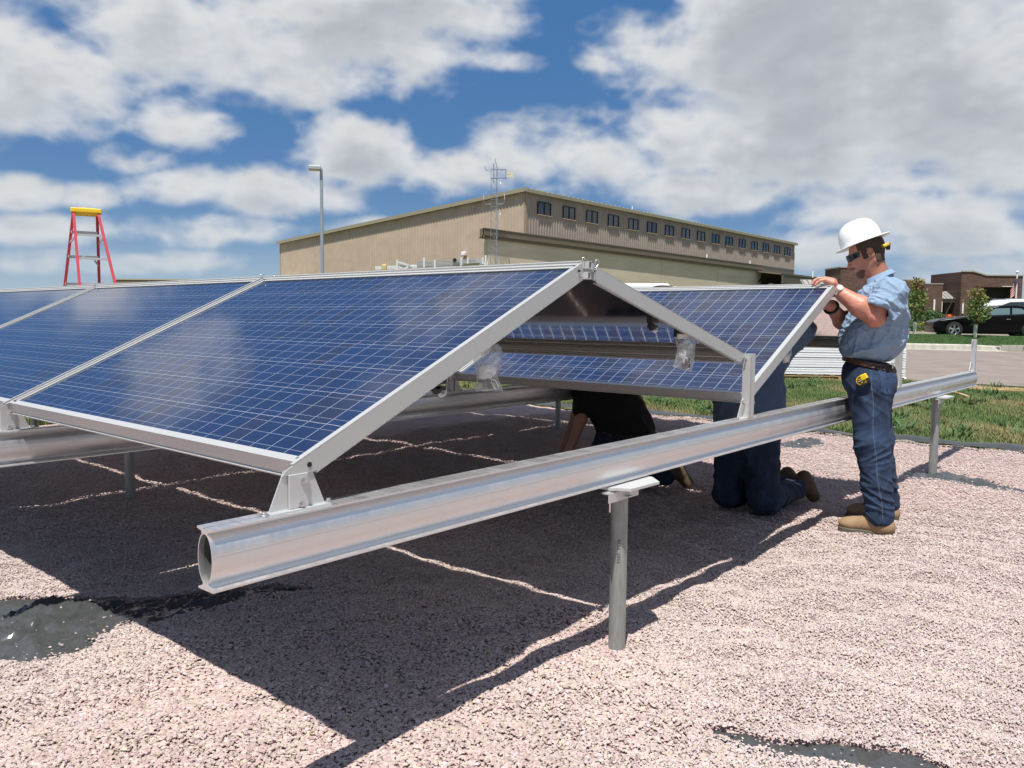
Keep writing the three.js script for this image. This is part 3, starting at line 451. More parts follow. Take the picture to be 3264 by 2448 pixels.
// ───────────── people ─────────────
// surface nets over a distance field, normals from the field
function sdfMesh(f, lo, hi, h) {
  const nx = Math.ceil((hi[0] - lo[0]) / h) + 1, ny = Math.ceil((hi[1] - lo[1]) / h) + 1, nz = Math.ceil((hi[2] - lo[2]) / h) + 1;
  const F = new Float32Array(nx * ny * nz); let o = 0;
  for (let k = 0; k < nz; k++) for (let j = 0; j < ny; j++) for (let i = 0; i < nx; i++) F[o++] = f(lo[0] + i * h, lo[1] + j * h, lo[2] + k * h);
  const id = new Int32Array(nx * ny * nz).fill(-1), P = [], I = [], sx = 1, sy = nx, sz = nx * ny;
  for (let k = 0; k < nz - 1; k++) for (let j = 0; j < ny - 1; j++) for (let i = 0; i < nx - 1; i++) {
    const b = i + j * sy + k * sz; let m = 0, cx = 0, cy = 0, cz = 0, n = 0; const c = [];
    for (let q = 0; q < 8; q++) { const val = F[b + (q & 1) + ((q >> 1) & 1) * sy + (q >> 2) * sz]; c.push(val); if (val < 0) m |= 1 << q; }
    if (m === 0 || m === 255) continue;
    for (const [a, d] of [[0, 1], [2, 3], [4, 5], [6, 7], [0, 2], [1, 3], [4, 6], [5, 7], [0, 4], [1, 5], [2, 6], [3, 7]]) if ((c[a] < 0) !== (c[d] < 0)) { const t = c[a] / (c[a] - c[d]); cx += (a & 1) + t * ((d & 1) - (a & 1)); cy += ((a >> 1) & 1) + t * (((d >> 1) & 1) - ((a >> 1) & 1)); cz += (a >> 2) + t * ((d >> 2) - (a >> 2)); n++; }
    id[b] = P.length / 3; P.push(lo[0] + (i + cx / n) * h, lo[1] + (j + cy / n) * h, lo[2] + (k + cz / n) * h);
  }
  const quad = (a, b, c, d, fl) => { if (a < 0 || b < 0 || c < 0 || d < 0) return; if (fl) I.push(a, b, c, a, c, d); else I.push(a, c, b, a, d, c); };
  for (let k = 1; k < nz - 1; k++) for (let j = 1; j < ny - 1; j++) for (let i = 1; i < nx - 1; i++) {
    const b = i + j * sy + k * sz, s = F[b] < 0;
    if (s !== (F[b + 1] < 0)) quad(id[b - sy - sz], id[b - sz], id[b], id[b - sy], s);
    if (s !== (F[b + sy] < 0)) quad(id[b - sx - sz], id[b - sx], id[b], id[b - sz], s);
    if (s !== (F[b + sz] < 0)) quad(id[b - sx - sy], id[b - sy], id[b], id[b - sx], s);
  }
  const N = new Float32Array(P.length), e = h * 0.6;
  for (let q = 0; q < P.length; q += 3) { const x = P[q], y = P[q + 1], z = P[q + 2]; let a = f(x + e, y, z) - f(x - e, y, z), b = f(x, y + e, z) - f(x, y - e, z), c = f(x, y, z + e) - f(x, y, z - e); const l = Math.hypot(a, b, c) || 1; N[q] = a / l; N[q + 1] = b / l; N[q + 2] = c / l; }
  const g = new THREE.BufferGeometry(); g.setAttribute('position', new THREE.Float32BufferAttribute(P, 3)); g.setAttribute('normal', new THREE.BufferAttribute(N, 3)); g.setIndex(I);
  return g;
}
const smin = (a, b, k) => { const h = Math.max(k - Math.abs(a - b), 0) / k; return Math.min(a, b) - h * h * k * 0.25; };
const smax = (a, b, k) => -smin(-a, -b, k);
// tapered capsule, with the radius scaled by sq across z if given
function cap(x, y, z, a, b, ra, rb) { const dx = b[0] - a[0], dy = b[1] - a[1], dz = b[2] - a[2], px = x - a[0], py = y - a[1], pz = z - a[2]; const t = clamp((px * dx + py * dy + pz * dz) / (dx * dx + dy * dy + dz * dz)); return Math.hypot(px - dx * t, py - dy * t, pz - dz * t) - (ra + (rb - ra) * t); }
function ell(x, y, z, c, r, tilt = 0) { let px = x - c[0], py = y - c[1], pz = z - c[2]; if (tilt) { const s = Math.sin(tilt), q = Math.cos(tilt); [px, py] = [px * q + py * s, -px * s + py * q]; } const k0 = Math.hypot(px / r[0], py / r[1], pz / r[2]), k1 = Math.hypot(px / (r[0] * r[0]), py / (r[1] * r[1]), pz / (r[2] * r[2])); return k1 < 1e-6 ? -Math.min(...r) : k0 * (k0 - 1) / k1; }
const ridge = t => { const a = 1 - Math.abs(t); return a * a; };
function vcol(g, fn) { const p = g.attributes.position, n = g.attributes.normal, c = new Float32Array(p.count * 3); for (let i = 0; i < p.count; i++) { const q = fn(p.getX(i), p.getY(i), p.getZ(i), n.getX(i), n.getY(i), n.getZ(i)); c[i * 3] = q[0]; c[i * 3 + 1] = q[1]; c[i * 3 + 2] = q[2]; } g.setAttribute('color', new THREE.BufferAttribute(c, 3)); return g; }
const skinM = new THREE.MeshPhysicalMaterial({ color: lin(1, 1, 1), vertexColors: true, roughness: 0.48, sheen: 0 });
const clothM = std([1, 1, 1], 0.92, 0, { vertexColors: true });
const hairM = std([.045, .026, .016], 0.75);
const skinTone = (x, y, z) => { const n = n3(x * 9, y * 9, z * 9), m = n3(x * 40, y * 40, z * 40); return [.43 + .06 * n + .035 * m, .222 + .04 * n + .022 * m, .152 + .03 * n + .016 * m]; };
const denim = (x, y, z, fade) => { const n = n3(x * 14, y * 9, z * 14), m = n3(x * 60, y * 34, z * 60), t = clamp(0.35 + 0.4 * n + 0.25 * m + fade); return [lerp(.007, .030, t), lerp(.017, .060, t), lerp(.042, .128, t)]; };

// finger: a chain of three capsules
function fingerF(x, y, z, pts, r0, r1) { let d = 1e9; for (let i = 0; i < pts.length - 1; i++) d = smin(d, cap(x, y, z, pts[i], pts[i + 1], lerp(r0, r1, i / 3), lerp(r0, r1, (i + 1) / 3)), 0.004); return d; }

// standing man. Local frame: x to his back, y up, z to his left
{
  const man = thing('person', 'standing man in white hard hat, blue work shirt and jeans holding the panel corner', 'person', [3.992, 0, 0.163], 0);
  const yaw = Math.atan2(-0.958, 0.286); man.rotation.y = yaw;
  // ---- skin: head, neck, forearms, hands
  const ct = Math.cos(0.36), st_ = Math.sin(0.36);
  const headL = (x, y, z) => { const px = x + 0.085, py = y - 1.672; return [px * ct + py * -st_ * -1 * 0 + py * st_, -px * st_ + py * ct, z]; }; // nods forward
  const headF = (x, y, z) => {
    // head frame: hx back, hy up along the head axis
    const px = x + 0.083, py = y - 1.668; const hx = px * ct + py * st_, hy = -px * st_ + py * ct, az = Math.abs(z);
    let d = ell(hx, hy, z, [0.012, 0.030, 0], [0.098, 0.092, 0.077]);               // skull
    d = smin(d, ell(hx, hy, z, [-0.030, -0.045, 0], [0.066, 0.082, 0.060]), 0.045);     // face
    d = smin(d, ell(hx, hy, z, [-0.052, -0.105, 0], [0.036, 0.026, 0.036]), 0.035);     // chin
    d = smin(d, cap(hx, hy, az, [-0.045, -0.105, 0.022], [0.030, -0.058, 0.058], 0.020, 0.022), 0.03); // jaw
    d = smin(d, ell(hx, hy, az, [-0.058, -0.030, 0.040], [0.028, 0.020, 0.022]), 0.02);   // cheek
    d = smin(d, cap(hx, hy, z, [-0.086, 0.008, 0], [-0.112, -0.042, 0], 0.010, 0.0125), 0.014); // nose
    d = smin(d, ell(hx, hy, az, [-0.100, -0.044, 0.012], [0.012, 0.010, 0.010]), 0.010);
    d = smin(d, cap(hx, hy, az, [-0.082, 0.020, 0.012], [-0.066, 0.018, 0.046], 0.011, 0.009), 0.014); // brow
    d = smin(d, cap(hx, hy, az, [-0.092, -0.073, 0.0], [-0.080, -0.075, 0.022], 0.0075, 0.005), 0.006); // upper lip
    d = smin(d, cap(hx, hy, az, [-0.088, -0.086, 0.0], [-0.077, -0.084, 0.020], 0.0078, 0.005), 0.006); // lower lip
    d = smax(d, -cap(hx, hy, az, [-0.102, -0.0795, 0], [-0.082, -0.079, 0.020], 0.0028, 0.002), 0.003);
    d = smax(d, -ell(hx, hy, az, [-0.092, 0.000, 0.030], [0.018, 0.011, 0.016]), 0.012); // eye socket
    // ear
    let er = ell(hx, hy, az, [0.024, -0.012, 0.080], [0.020, 0.033, 0.010]); er = smax(er, -ell(hx, hy, az, [0.020, -0.008, 0.090], [0.010, 0.018, 0.007]), 0.004); d = smin(d, er, 0.006);
    return d;
  };
  const neckF = (x, y, z) => cap(x, y, z, [-0.050, 1.63, 0], [0.012, 1.47, 0], 0.060, 0.072);
  const LE = [-0.022, 1.285, 0.225], LW = [-0.240, 1.448, 0.215], RE = [-0.205, 1.262, -0.155], RW = [-0.268, 1.352, 0.045];
  const armL = (x, y, z) => { let d = cap(x, y, z, [0.01, 1.36, 0.215], LE, 0.048, 0.052); d = smin(d, cap(x, y, z, LE, [-0.10, 1.345, 0.228], 0.050, 0.0575), 0.03); d = smin(d, cap(x, y, z, [-0.10, 1.345, 0.228], LW, 0.0575, 0.0325), 0.03); d = smin(d, ell(x, y, z, [-0.012, 1.268, 0.23], [0.034, 0.03, 0.03]), 0.03); return d; };
  const armR = (x, y, z) => smin(cap(x, y, z, [-0.03, 1.34, -0.20], RE, 0.048, 0.05), cap(x, y, z, RE, RW, 0.052, 0.034), 0.03);
  // left hand lies on the panel corner, fingers over the top edge
  const handL = (x, y, z) => {
    let d = cap(x, y, z, LW, [-0.262, 1.476, 0.222], 0.031, 0.030);
    d = smin(d, cap(x, y, z, [-0.255, 1.482, 0.250], [-0.298, 1.500, 0.254], 0.020, 0.0155), 0.02);
    d = smin(d, cap(x, y, z, [-0.255, 1.488, 0.205], [-0.302, 1.508, 0.196], 0.021, 0.0155), 0.02);
    d = smin(d, cap(x, y, z, [-0.255, 1.486, 0.228], [-0.300, 1.506, 0.226], 0.021, 0.016), 0.02);
    const F = [[0.258, [-0.298, 1.498], [-0.322, 1.494], [-0.338, 1.482], [-0.345, 1.470], .0086], [0.237, [-0.302, 1.506], [-0.332, 1.507], [-0.352, 1.494], [-0.362, 1.478], .0095], [0.214, [-0.304, 1.508], [-0.336, 1.510], [-0.358, 1.497], [-0.368, 1.480], .0098], [0.191, [-0.302, 1.507], [-0.330, 1.508], [-0.350, 1.496], [-0.360, 1.480], .0095]];
    for (const q of F) d = smin(d, fingerF(x, y, z, [1, 2, 3, 4].map(i => [q[i][0], q[i][1], q[0] + (q[0] - .225) * .12 * i]), q[5] * 1.08, q[5] * .85), 0.006);
    d = smin(d, fingerF(x, y, z, [[-0.248, 1.468, 0.196], [-0.268, 1.456, 0.176], [-0.288, 1.448, 0.168], [-0.302, 1.442, 0.166]], .0135, .0095), 0.010);
    return d;
  };
  // right hand reaches under the panel corner, fingers curled upwards round the frame
  const handR = (x, y, z) => {
    let d = cap(x, y, z, RW, [-0.300, 1.368, 0.085], 0.030, 0.026);
    d = smin(d, cap(x, y, z, [-0.290, 1.372, 0.075], [-0.318, 1.388, 0.112], 0.022, 0.020), 0.02); d = smin(d, cap(x, y, z, [-0.295, 1.35, 0.085], [-0.322, 1.362, 0.118], 0.020, 0.017), 0.02);
    for (let i = 0; i < 4; i++) { const o = -0.030 + i * 0.0185; d = smin(d, fingerF(x, y, z, [[-0.318, 1.376 + o * .9, 0.112], [-0.334, 1.384 + o * .9, 0.138], [-0.334, 1.398 + o, 0.156], [-0.322, 1.408 + o, 0.166]], .0100, .0082), 0.005); }
    d = smin(d, fingerF(x, y, z, [[-0.288, 1.385, 0.075], [-0.282, 1.404, 0.100], [-0.286, 1.416, 0.120], [-0.292, 1.424, 0.136]], .0125, .009), 0.008);
    return d;
  };
  const bodyF = (x, y, z) => { let d = 1e9; if (y > 1.44) d = Math.min(d, smin(headF(x, y, z), neckF(x, y, z), 0.035)); return d; };
  // torso inside the clothes keeps the figure in one piece
  const coreF = (x, y, z) => { let d = smin(cap(x, y, z, [-.04, .95, 0], [-.03, 1.3, 0], .085, .10), smin(ell(x, y, z, [-0.03, 1.26, 0], [0.10, 0.22, 0.14]), cap(x, y, z, [0.02, 1.41, -0.12], [0.02, 1.41, 0.12], 0.055, 0.055), 0.08), .06); d = smin(d, cap(x, y, z, [-0.03, 0.95, 0.07], [0.0, 0.52, 0.12], 0.075, 0.055), 0.05); d = smin(d, cap(x, y, z, [-0.03, 0.95, -0.07], [0.02, 0.52, -0.16], 0.075, 0.055), 0.05); d = smin(d, cap(x, y, z, [0.0, 0.52, 0.12], [0.05, 0.10, 0.18], 0.055, 0.045), 0.03); d = smin(d, cap(x, y, z, [0.02, 0.52, -0.16], [0.08, 0.10, -0.22], 0.055, 0.045), 0.03); return d; };
  const lowRes = sdfMesh((x, y, z) => { let d = coreF(x, y, z); d = smin(d, neckF(x, y, z), 0.03); d = Math.min(d, Math.min(armL(x, y, z), armR(x, y, z))); return d; }, [-0.36, 0.03, -0.32], [0.24, 1.66, 0.34], 0.013);
  const headG = sdfMesh((x, y, z) => smax(bodyF(x, y, z), 1.50 - y, 0.01), [-0.25, 1.46, -0.12], [0.09, 1.80, 0.12], 0.0042);
  const handLG = sdfMesh((x, y, z) => smin(handL(x, y, z), smax(armL(x, y, z), x + 0.19, .005), 0.008), [-0.40, 1.40, 0.13], [-0.18, 1.55, 0.30], 0.0032);
  const handRG = sdfMesh((x, y, z) => smin(handR(x, y, z), smax(armR(x, y, z), x + 0.24, .005), 0.008), [-0.37, 1.30, 0.0], [-0.22, 1.46, 0.20], 0.0036);
  const foreG = sdfMesh((x, y, z) => armL(x, y, z) + 0.0012 * n3(x * 60, y * 60, z * 60), [-0.28, 1.20, 0.14], [0.11, 1.50, 0.31], 0.006);
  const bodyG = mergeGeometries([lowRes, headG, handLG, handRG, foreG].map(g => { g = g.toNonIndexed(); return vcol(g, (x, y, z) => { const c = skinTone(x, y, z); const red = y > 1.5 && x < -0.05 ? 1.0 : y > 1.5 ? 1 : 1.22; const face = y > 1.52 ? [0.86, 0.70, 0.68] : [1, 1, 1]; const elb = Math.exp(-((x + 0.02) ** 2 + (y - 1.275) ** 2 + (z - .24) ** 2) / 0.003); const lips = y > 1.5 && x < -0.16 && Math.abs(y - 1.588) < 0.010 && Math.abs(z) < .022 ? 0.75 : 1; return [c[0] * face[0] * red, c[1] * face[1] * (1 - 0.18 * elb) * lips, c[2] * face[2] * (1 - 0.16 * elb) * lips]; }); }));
  part(man, 'body', bodyG, skinM);
  // ---- shirt: loose, bloused over the belt, rolled sleeves, open collar
  const folds = (x, y, z) => {
    const w = 0.35 * n3(x * 4, y * 4, z * 4);
    let f = 0.0085 * ridge(clamp(2.2 * n3(x * 7 + 3, y * 5 - x * 6 + w, z * 6), -1, 1));
    f += 0.006 * ridge(clamp(2 * n3(x * 12 + y * 9, y * 10 + 5, z * 11), -1, 1));
    f += 0.0055 * ridge(clamp(2 * n3(x * 22 + y * 12, y * 17 - z * 8, z * 20), -1, 1)) + 0.0022 * n3(x * 40, y * 40, z * 40);
    return f;
  };
  const shirtF = (x, y, z) => {
    const az = Math.abs(z);
    let d = ell(x, y, z, [-0.002, 1.345, 0], [0.150, 0.185, 0.200], -0.10);
    d = smin(d, ell(x, y, z, [-0.045, 1.165, 0], [0.178, 0.175, 0.188], 0.05), 0.09);
    d = smin(d, ell(x, y, z, [-0.070, 1.065, 0], [0.146, 0.088, 0.185], 0.28), 0.06);
    d = smin(d, cap(x, y, az, [0.040, 1.432, 0.10], [0.050, 1.420, 0.165], 0.082, 0.086), 0.06);
    d = smin(d, cap(x, y, z, [0.0, 1.515, 0], [0.018, 1.45, 0], 0.080, 0.105), 0.05);
    d = smin(d, ell(x, y, z, [0.085, 1.27, 0], [0.075, 0.22, 0.15]), 0.06);
    // hem tucked in
    d += 0.030 * sstep(1.045, 1.00, y + x * 0.24);
    // left sleeve, rolled
    const s = cap(x, y, z, [0.055, 1.425, 0.185], [-0.002, 1.320, 0.222], 0.100, 0.090); const axis = (x - 0.055) * -0.47 + (y - 1.425) * -0.866 + (z - 0.185) * 0.30;
    const open = cap(x, y, z, [0.0, 1.34, 0.218], [-0.045, 1.24, 0.24], 0.066, 0.068);
    let sl = s - 0.006 * sstep(0.07, 0.085, axis) - 0.009 * sstep(0.095, 0.105, axis); sl = smax(sl, axis - 0.140, 0.006); sl = smax(sl, -smax(open, 0.105 - axis, 0.004), 0.004);
    const sr = smax(cap(x, y, z, [0.05, 1.425, -0.185], [-0.05, 1.33, -0.21], 0.088, 0.078), ((x - .05) * -.7 + (y - 1.425) * -.66) - 0.13, 0.006);
    d = smin(d, Math.min(sl, sr), 0.032);
    // neck opening and collar
    const nk = cap(x, y, z, [-0.08, 1.66, 0], [-0.005, 1.46, 0], 0.066, 0.068); d = smax(d, -nk, 0.008); d = smax(d, -ell(x, y, z, [-0.135, 1.50, 0], [0.075, 0.075, 0.042], 0.4), 0.012);
    const ca = (x + 0.010) * -0.45 + (y - 1.555) * 0.89; const rad = Math.hypot(((x + 0.010) * 0.89 + (y - 1.555) * 0.45) * 0.98, z); let col = Math.max(Math.abs(rad - 0.079 - 0.10 * (-ca)) - 0.0055, Math.abs(ca) - 0.028, rad - .115); const opn = 0.052 + 0.0;
    // sagging pocket of cloth at the belly and drag lines from shoulder and elbow
    const f = folds(x, y, z); let big = 0;
    big += 0.013 * ridge(clamp(((y - 1.19) - 0.55 * (x + 0.05)) * 9 + 0.9 * n3(x * 5, y * 5, z * 5), -1, 1)) * sstep(0.02, 0.12, az);
    big += 0.014 * ridge(clamp(((y - 1.10) - 0.25 * (x + 0.05)) * 13 + 1.0 * n3(x * 6 + 9, y * 6, z * 5), -1, 1));
    big += 0.011 * ridge(clamp(((y - 1.385) + 0.9 * (x - 0.07)) * 15 + 0.8 * n3(x * 6 + 2, y * 7, z * 6), -1, 1)) * sstep(-0.02, 0.10, x);
    big += 0.008 * ridge(clamp(axis * 26 - 2.1 + 0.8 * n3(x * 12, y * 12, z * 12), -1, 1)) * (sl < d + 0.03 ? 1 : 0);
    return d + 0.018 - f * 1.05 - big * 1.25;
  };
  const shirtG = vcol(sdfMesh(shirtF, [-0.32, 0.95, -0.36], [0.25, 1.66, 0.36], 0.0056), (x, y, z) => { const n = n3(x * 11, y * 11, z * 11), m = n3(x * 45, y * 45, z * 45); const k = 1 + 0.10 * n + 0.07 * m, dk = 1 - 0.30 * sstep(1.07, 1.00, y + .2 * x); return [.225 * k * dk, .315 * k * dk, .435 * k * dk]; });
  part(man, 'shirt', shirtG, clothM);
  { // collar band, open at the throat
    const P = [], I = [], n = 40; for (let i = 0; i <= n; i++) { const a = -2.45 + i / n * 4.9, rows = [[.083, -.034], [.078, -.006], [.079, .004], [.086, .001], [.100, -.026]]; rows.forEach(q => { const lx = Math.cos(a) * q[0] * 1.02, lz = Math.sin(a) * q[0] * .95, up = q[1] - (1 - Math.cos(a)) * .006; P.push(-.016 + lx * .88 - up * .44 * 1, 1.540 + lx * .36 + up * .90, lz); }); if (i) for (let k = 0; k < 4; k++) { const b = (i - 1) * 5 + k, c = i * 5 + k; I.push(b, b + 1, c, c, b + 1, c + 1); } }
    const g = new THREE.BufferGeometry(); g.setAttribute('position', new THREE.Float32BufferAttribute(P, 3)); g.setIndex(I); g.computeVertexNormals(); part(man, 'collar', g, std([.22, .31, .43], .92, 0, { side: THREE.DoubleSide })); }
  part(man, 'shirt_pocket', vcol(sdfMesh((x, y, z) => smax(Math.abs(shirtF(x, y, z)) - .0035, Math.max(Math.abs((x + .105) * .8 + (z - .13) * .6) - .05, Math.abs(y - 1.30) - .055), .003), [-0.3, 1.22, 0.02], [0.0, 1.38, 0.24], 0.007), () => [.22, .31, .43]), clothM);
  // ---- jeans
  const jeanF = (x, y, z) => {
    let d = ell(x, y, z, [-0.048, 0.935, 0], [0.150, 0.150, 0.182]);
    d = smin(d, ell(x, y, z, [0.035, 0.895, 0.075], [0.085, 0.105, 0.090]), 0.05); d = smin(d, ell(x, y, z, [0.035, 0.895, -0.075], [0.085, 0.105, 0.090]), 0.05);
    const L = smin(cap(x, y, z, [-0.030, 0.87, 0.092], [-0.004, 0.535, 0.130], 0.126, 0.094), cap(x, y, z, [-0.004, 0.535, 0.130], [0.058, 0.115, 0.185], 0.092, 0.079), 0.06);
    const Rr = smin(cap(x, y, z, [-0.030, 0.87, -0.092], [0.020, 0.535, -0.150], 0.124, 0.094), cap(x, y, z, [0.020, 0.535, -0.150], [0.095, 0.11, -0.215], 0.092, 0.080), 0.06);
    d = smin(d, smin(L, Rr, 0.012), 0.035);
    d = smax(d, y - 1.028 + x * 0.22, 0.008);
    d = smax(d, -(y - 0.062 - 0.14 * (x - .05)), 0.006);
    // creases: whiskers at the hip, bunching at the knee and ankle
    const kn = Math.exp(-((y - 0.50) ** 2) / 0.010), an = Math.exp(-((y - 0.24) ** 2) / 0.016), hp = Math.exp(-((y - 0.80) ** 2) / 0.012);
    const wv = n3(x * 6, y * 5, z * 6);
    let f = 0.009 * kn * ridge(clamp(2.2 * n3(x * 5 + 7, (y - x * 0.5) * 19, z * 5), -1, 1)) + 0.014 * an * ridge(clamp(2.2 * n3(x * 5, (y + x * 0.4) * 17 + 3, z * 5), -1, 1)) + 0.007 * hp * ridge(clamp(2.2 * n3(x * 4 + 3, (y + x * 0.9) * 13, z * 4), -1, 1));
    f += 0.005 * ridge(clamp(2 * n3(x * 9, y * 7 - x * 5, z * 9), -1, 1));
    return d + 0.006 - f;
  };
  const legMid = y => y > .535 ? lerp(-.004, -.030, (y - .535) / .335) : lerp(.058, -.004, (y - .115) / .42);
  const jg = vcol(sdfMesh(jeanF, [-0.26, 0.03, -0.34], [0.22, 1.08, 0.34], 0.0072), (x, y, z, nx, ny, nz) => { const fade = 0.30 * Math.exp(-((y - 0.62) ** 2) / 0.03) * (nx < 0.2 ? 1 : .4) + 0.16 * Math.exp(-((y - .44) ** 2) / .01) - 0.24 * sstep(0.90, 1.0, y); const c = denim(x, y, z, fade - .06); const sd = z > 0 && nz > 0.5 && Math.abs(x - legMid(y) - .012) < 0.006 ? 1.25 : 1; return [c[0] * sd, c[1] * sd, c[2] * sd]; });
  part(man, 'jeans', jg, clothM);
  // stitched side seam, back pocket
  { const st = []; for (let k = 0; k < 62; k++) { const y = .13 + k * .0138, x = legMid(y) + .012 + .004 * Math.sin(k * .3); let z = .32; while (z > .05 && jeanF(x, y, z) > 0.0) z -= .0015; st.push(bx(.0035, .0085, .003, x, y, z + .0008)); } part(man, 'side_seam', st, std([.16, .17, .19], .9)); }
  const pk = sdfMesh((x, y, z) => { const e = (x - .055) * .9 + (z - .1) * -.42; return smax(Math.abs(jeanF(x, y, z)) - .0045, Math.max(Math.abs(e) - .072, Math.abs(y - .905) - .075, y < .86 ? Math.abs(e) * .45 + (.862 - y) - .045 : -1), .003); }, [-0.06, 0.80, 0.02], [0.16, 1.0, 0.24], 0.006); part(man, 'back_pocket', vcol(pk, (x, y, z) => denim(x, y, z, .30)), clothM);
  part(man, 'belt', vcol(sdfMesh((x, y, z) => smax(smax(jeanF(x, Math.min(y, 1.0), z) - .010, -(jeanF(x, Math.min(y, 1.0), z) - .001), .002), Math.abs(y - 1.000 + x * .20) - .019, .003), [-0.26, .93, -.24], [.17, 1.07, .24], .0075), (x, y, z) => { const n = n3(x * 30, y * 30, z * 30); return [.055 + .015 * n, .026 + .008 * n, .014]; }), std([1, 1, 1], .5, 0, { vertexColors: true }));
  // ---- boots
  for (const [ax, az, tx, tz, dim] of [[.062, .186, -.150, .150, 1], [.100, -.218, -.105, -.245, .42]]) {
    const b = thing_boot(ax, az, tx, tz); part(man, 'boot', vcol(b[0], (x, y, z) => { const n = n3(x * 16, y * 16, z * 16), m = n3(x * 60, y * 60, z * 60); const k = 1 + .16 * n + .08 * m, low = sstep(.06, .02, y) * .15; return [(.30 - low * .3) * k, (.195 - low * .2) * k, (.105 - low * .1) * k]; }), std([1, 1, 1], .75, 0, { vertexColors: true })); part(man, 'boot_sole', b[1], std([.115, .10, .08], .9));
  }
  function thing_boot(ax, az, tx, tz) {
    const L = Math.hypot(tx - ax, tz - az), ux = (tx - ax) / L, uz = (tz - az) / L; const loc = (x, z) => [(x - ax) * ux + (z - az) * uz, -(x - ax) * uz + (z - az) * ux];
    const up = (x, y, z) => { const [t, s] = loc(x, z); let d = cap(t, y, s, [-.035, .055, 0], [.15, .050, 0], .043, .040); d = smin(d, ell(t, y, s, [.178, .050, .0], [.058, .038, .050]), .03); d = smin(d, cap(t, y, s, [-.012, .17, 0], [.0, .07, 0], .050, .050), .05); d = smin(d, cap(t, y, s, [.03, .10, 0], [.13, .062, 0], .034, .030), .03); d = smax(d, .022 - y, .004); d -= .0018 * ridge(clamp(1.5 * Math.sin(t * 90 + y * 60), -1, 1)) * Math.exp(-((t - .11) ** 2) / .001); return d; };
    const so = (x, y, z) => { const [t, s] = loc(x, z); const w = .046 + .008 * sstep(.08, .16, t) - .004 * sstep(.03, -.06, t); const q = Math.max(t - .15, 0), h = Math.max(-.04 - t, 0); let d = Math.hypot(Math.hypot(Math.max(0, t - .182), Math.max(0, -.030 - t)), s) - w - .002; d = Math.max(d, Math.abs(y - .016) - .016); const arch = Math.max(Math.abs(t - .045) - .03, y - .008); return smax(d, -arch, .003); };
    const lo = [Math.min(ax, tx) - .12, -.01, Math.min(az, tz) - .12], hi = [Math.max(ax, tx) + .12, .26, Math.max(az, tz) + .12];
    return [sdfMesh(up, lo, hi, .0065), sdfMesh(so, [lo[0], -.012, lo[2]], [hi[0], .05, hi[2]], .0055)];
  }
  // ---- hard hat (full brim), suspension, hair, beard, sunglasses
  const hat = new THREE.Group(); hat.name = 'hard_hat'; hat.position.set(-0.106, 1.734, 0); hat.rotation.z = 0.366; man.add(hat);
  const hatM = new THREE.MeshPhysicalMaterial({ color: lin(.80, .80, .79), roughness: .32, clearcoat: .4, clearcoatRoughness: .2 });
  const shell = sdfMesh((x, y, z) => { let d = (Math.pow(Math.pow(Math.abs((x + .006) / .120), 2.6) + Math.pow(Math.abs(y / .141), 2.6) + Math.pow(Math.abs(z / .104), 2.6), 1 / 2.6) - 1) * .115; d = smax(d, -y - .004, .002); return d; }, [-.16, -.012, -.13], [.14, .175, .13], .0058);
  part(hat, 'shell', shell, hatM);
  part(hat, 'brim', sdfMesh((x, y, z) => { const e = Math.hypot(x / 1.13, z); const rim = .137; const h = -.10 * Math.max(0, e - .10) + .018 * (x > .1 ? (x - .1) * 4 : 0) * .6; let d = Math.max(e - rim, Math.abs(y - h) - .0034); d = smax(d, -(Math.hypot((x + .008) / 1.17, z) - .098), .003); d = smin(d, Math.hypot(e - rim, y - h + .001) - .0038, .004); return d; }, [-.18, -.03, -.16], [.18, .03, .16], .0048), hatM);
  part(man, 'suspension_band', [tube([v(.005, 1.700, .075), v(.028, 1.712, .05), v(.036, 1.716, 0), v(.028, 1.712, -.05), v(.005, 1.7, -.075)], .010, 8)], std([.62, .45, .05], .5));
  part(man, 'suspension_knob', rbx(.024, .040, .052, .006, .036, 1.706, .0).rotateZ(0), M.black);
  const hairF = (x, y, z) => { const px = x + 0.083, py = y - 1.668; const hx = px * ct + py * st_, hy = -px * st_ + py * ct, az = Math.abs(z); let d = smin(headF(x, y, z), neckF(x, y, z), 0.035) - .0055 - .0015 * n3(x * 120, y * 50, z * 120); let reg = Math.max(-.020 - hx, hy - .075); const back = Math.max(.040 - hx, -.078 - hy); const side = Math.max(Math.abs(hx + .012) - .013, -.035 - hy, .03 - az); const ov = Math.max(.02 - hy, -.04 - hx); return Math.max(d, Math.min(back, side, ov), -(ell(hx, hy, az, [0.024, -0.012, 0.084], [0.026, 0.038, 0.02]))); };
  part(man, 'hair', sdfMesh(hairF, [-.2, 1.52, -.12], [.08, 1.82, .12], .005), hairM);
  const beardF = (x, y, z) => { const px = x + 0.083, py = y - 1.668; const hx = px * ct + py * st_, hy = -px * st_ + py * ct, az = Math.abs(z); const d = headF(x, y, z) - .0030 - .002 * n3(x * 110, y * 80, z * 110); const chin = Math.hypot((hx + .062) / 1.1, (hy + .115) / .75) - .036 - .004 * n3(x * 60, y * 60, z * 60); const stache = Math.max(Math.abs(hy + .064) - .006, hx + .070, az - .030); return Math.max(d, Math.min(chin, stache)); };
  part(man, 'beard', sdfMesh(beardF, [-.24, 1.48, -.08], [-.03, 1.64, .08], .0042), std([.105, .055, .036], .85));
  const gl = new THREE.Group(); gl.name = 'sunglasses'; gl.position.set(-.083, 1.668, 0); gl.rotation.z = 0.36; man.add(gl);
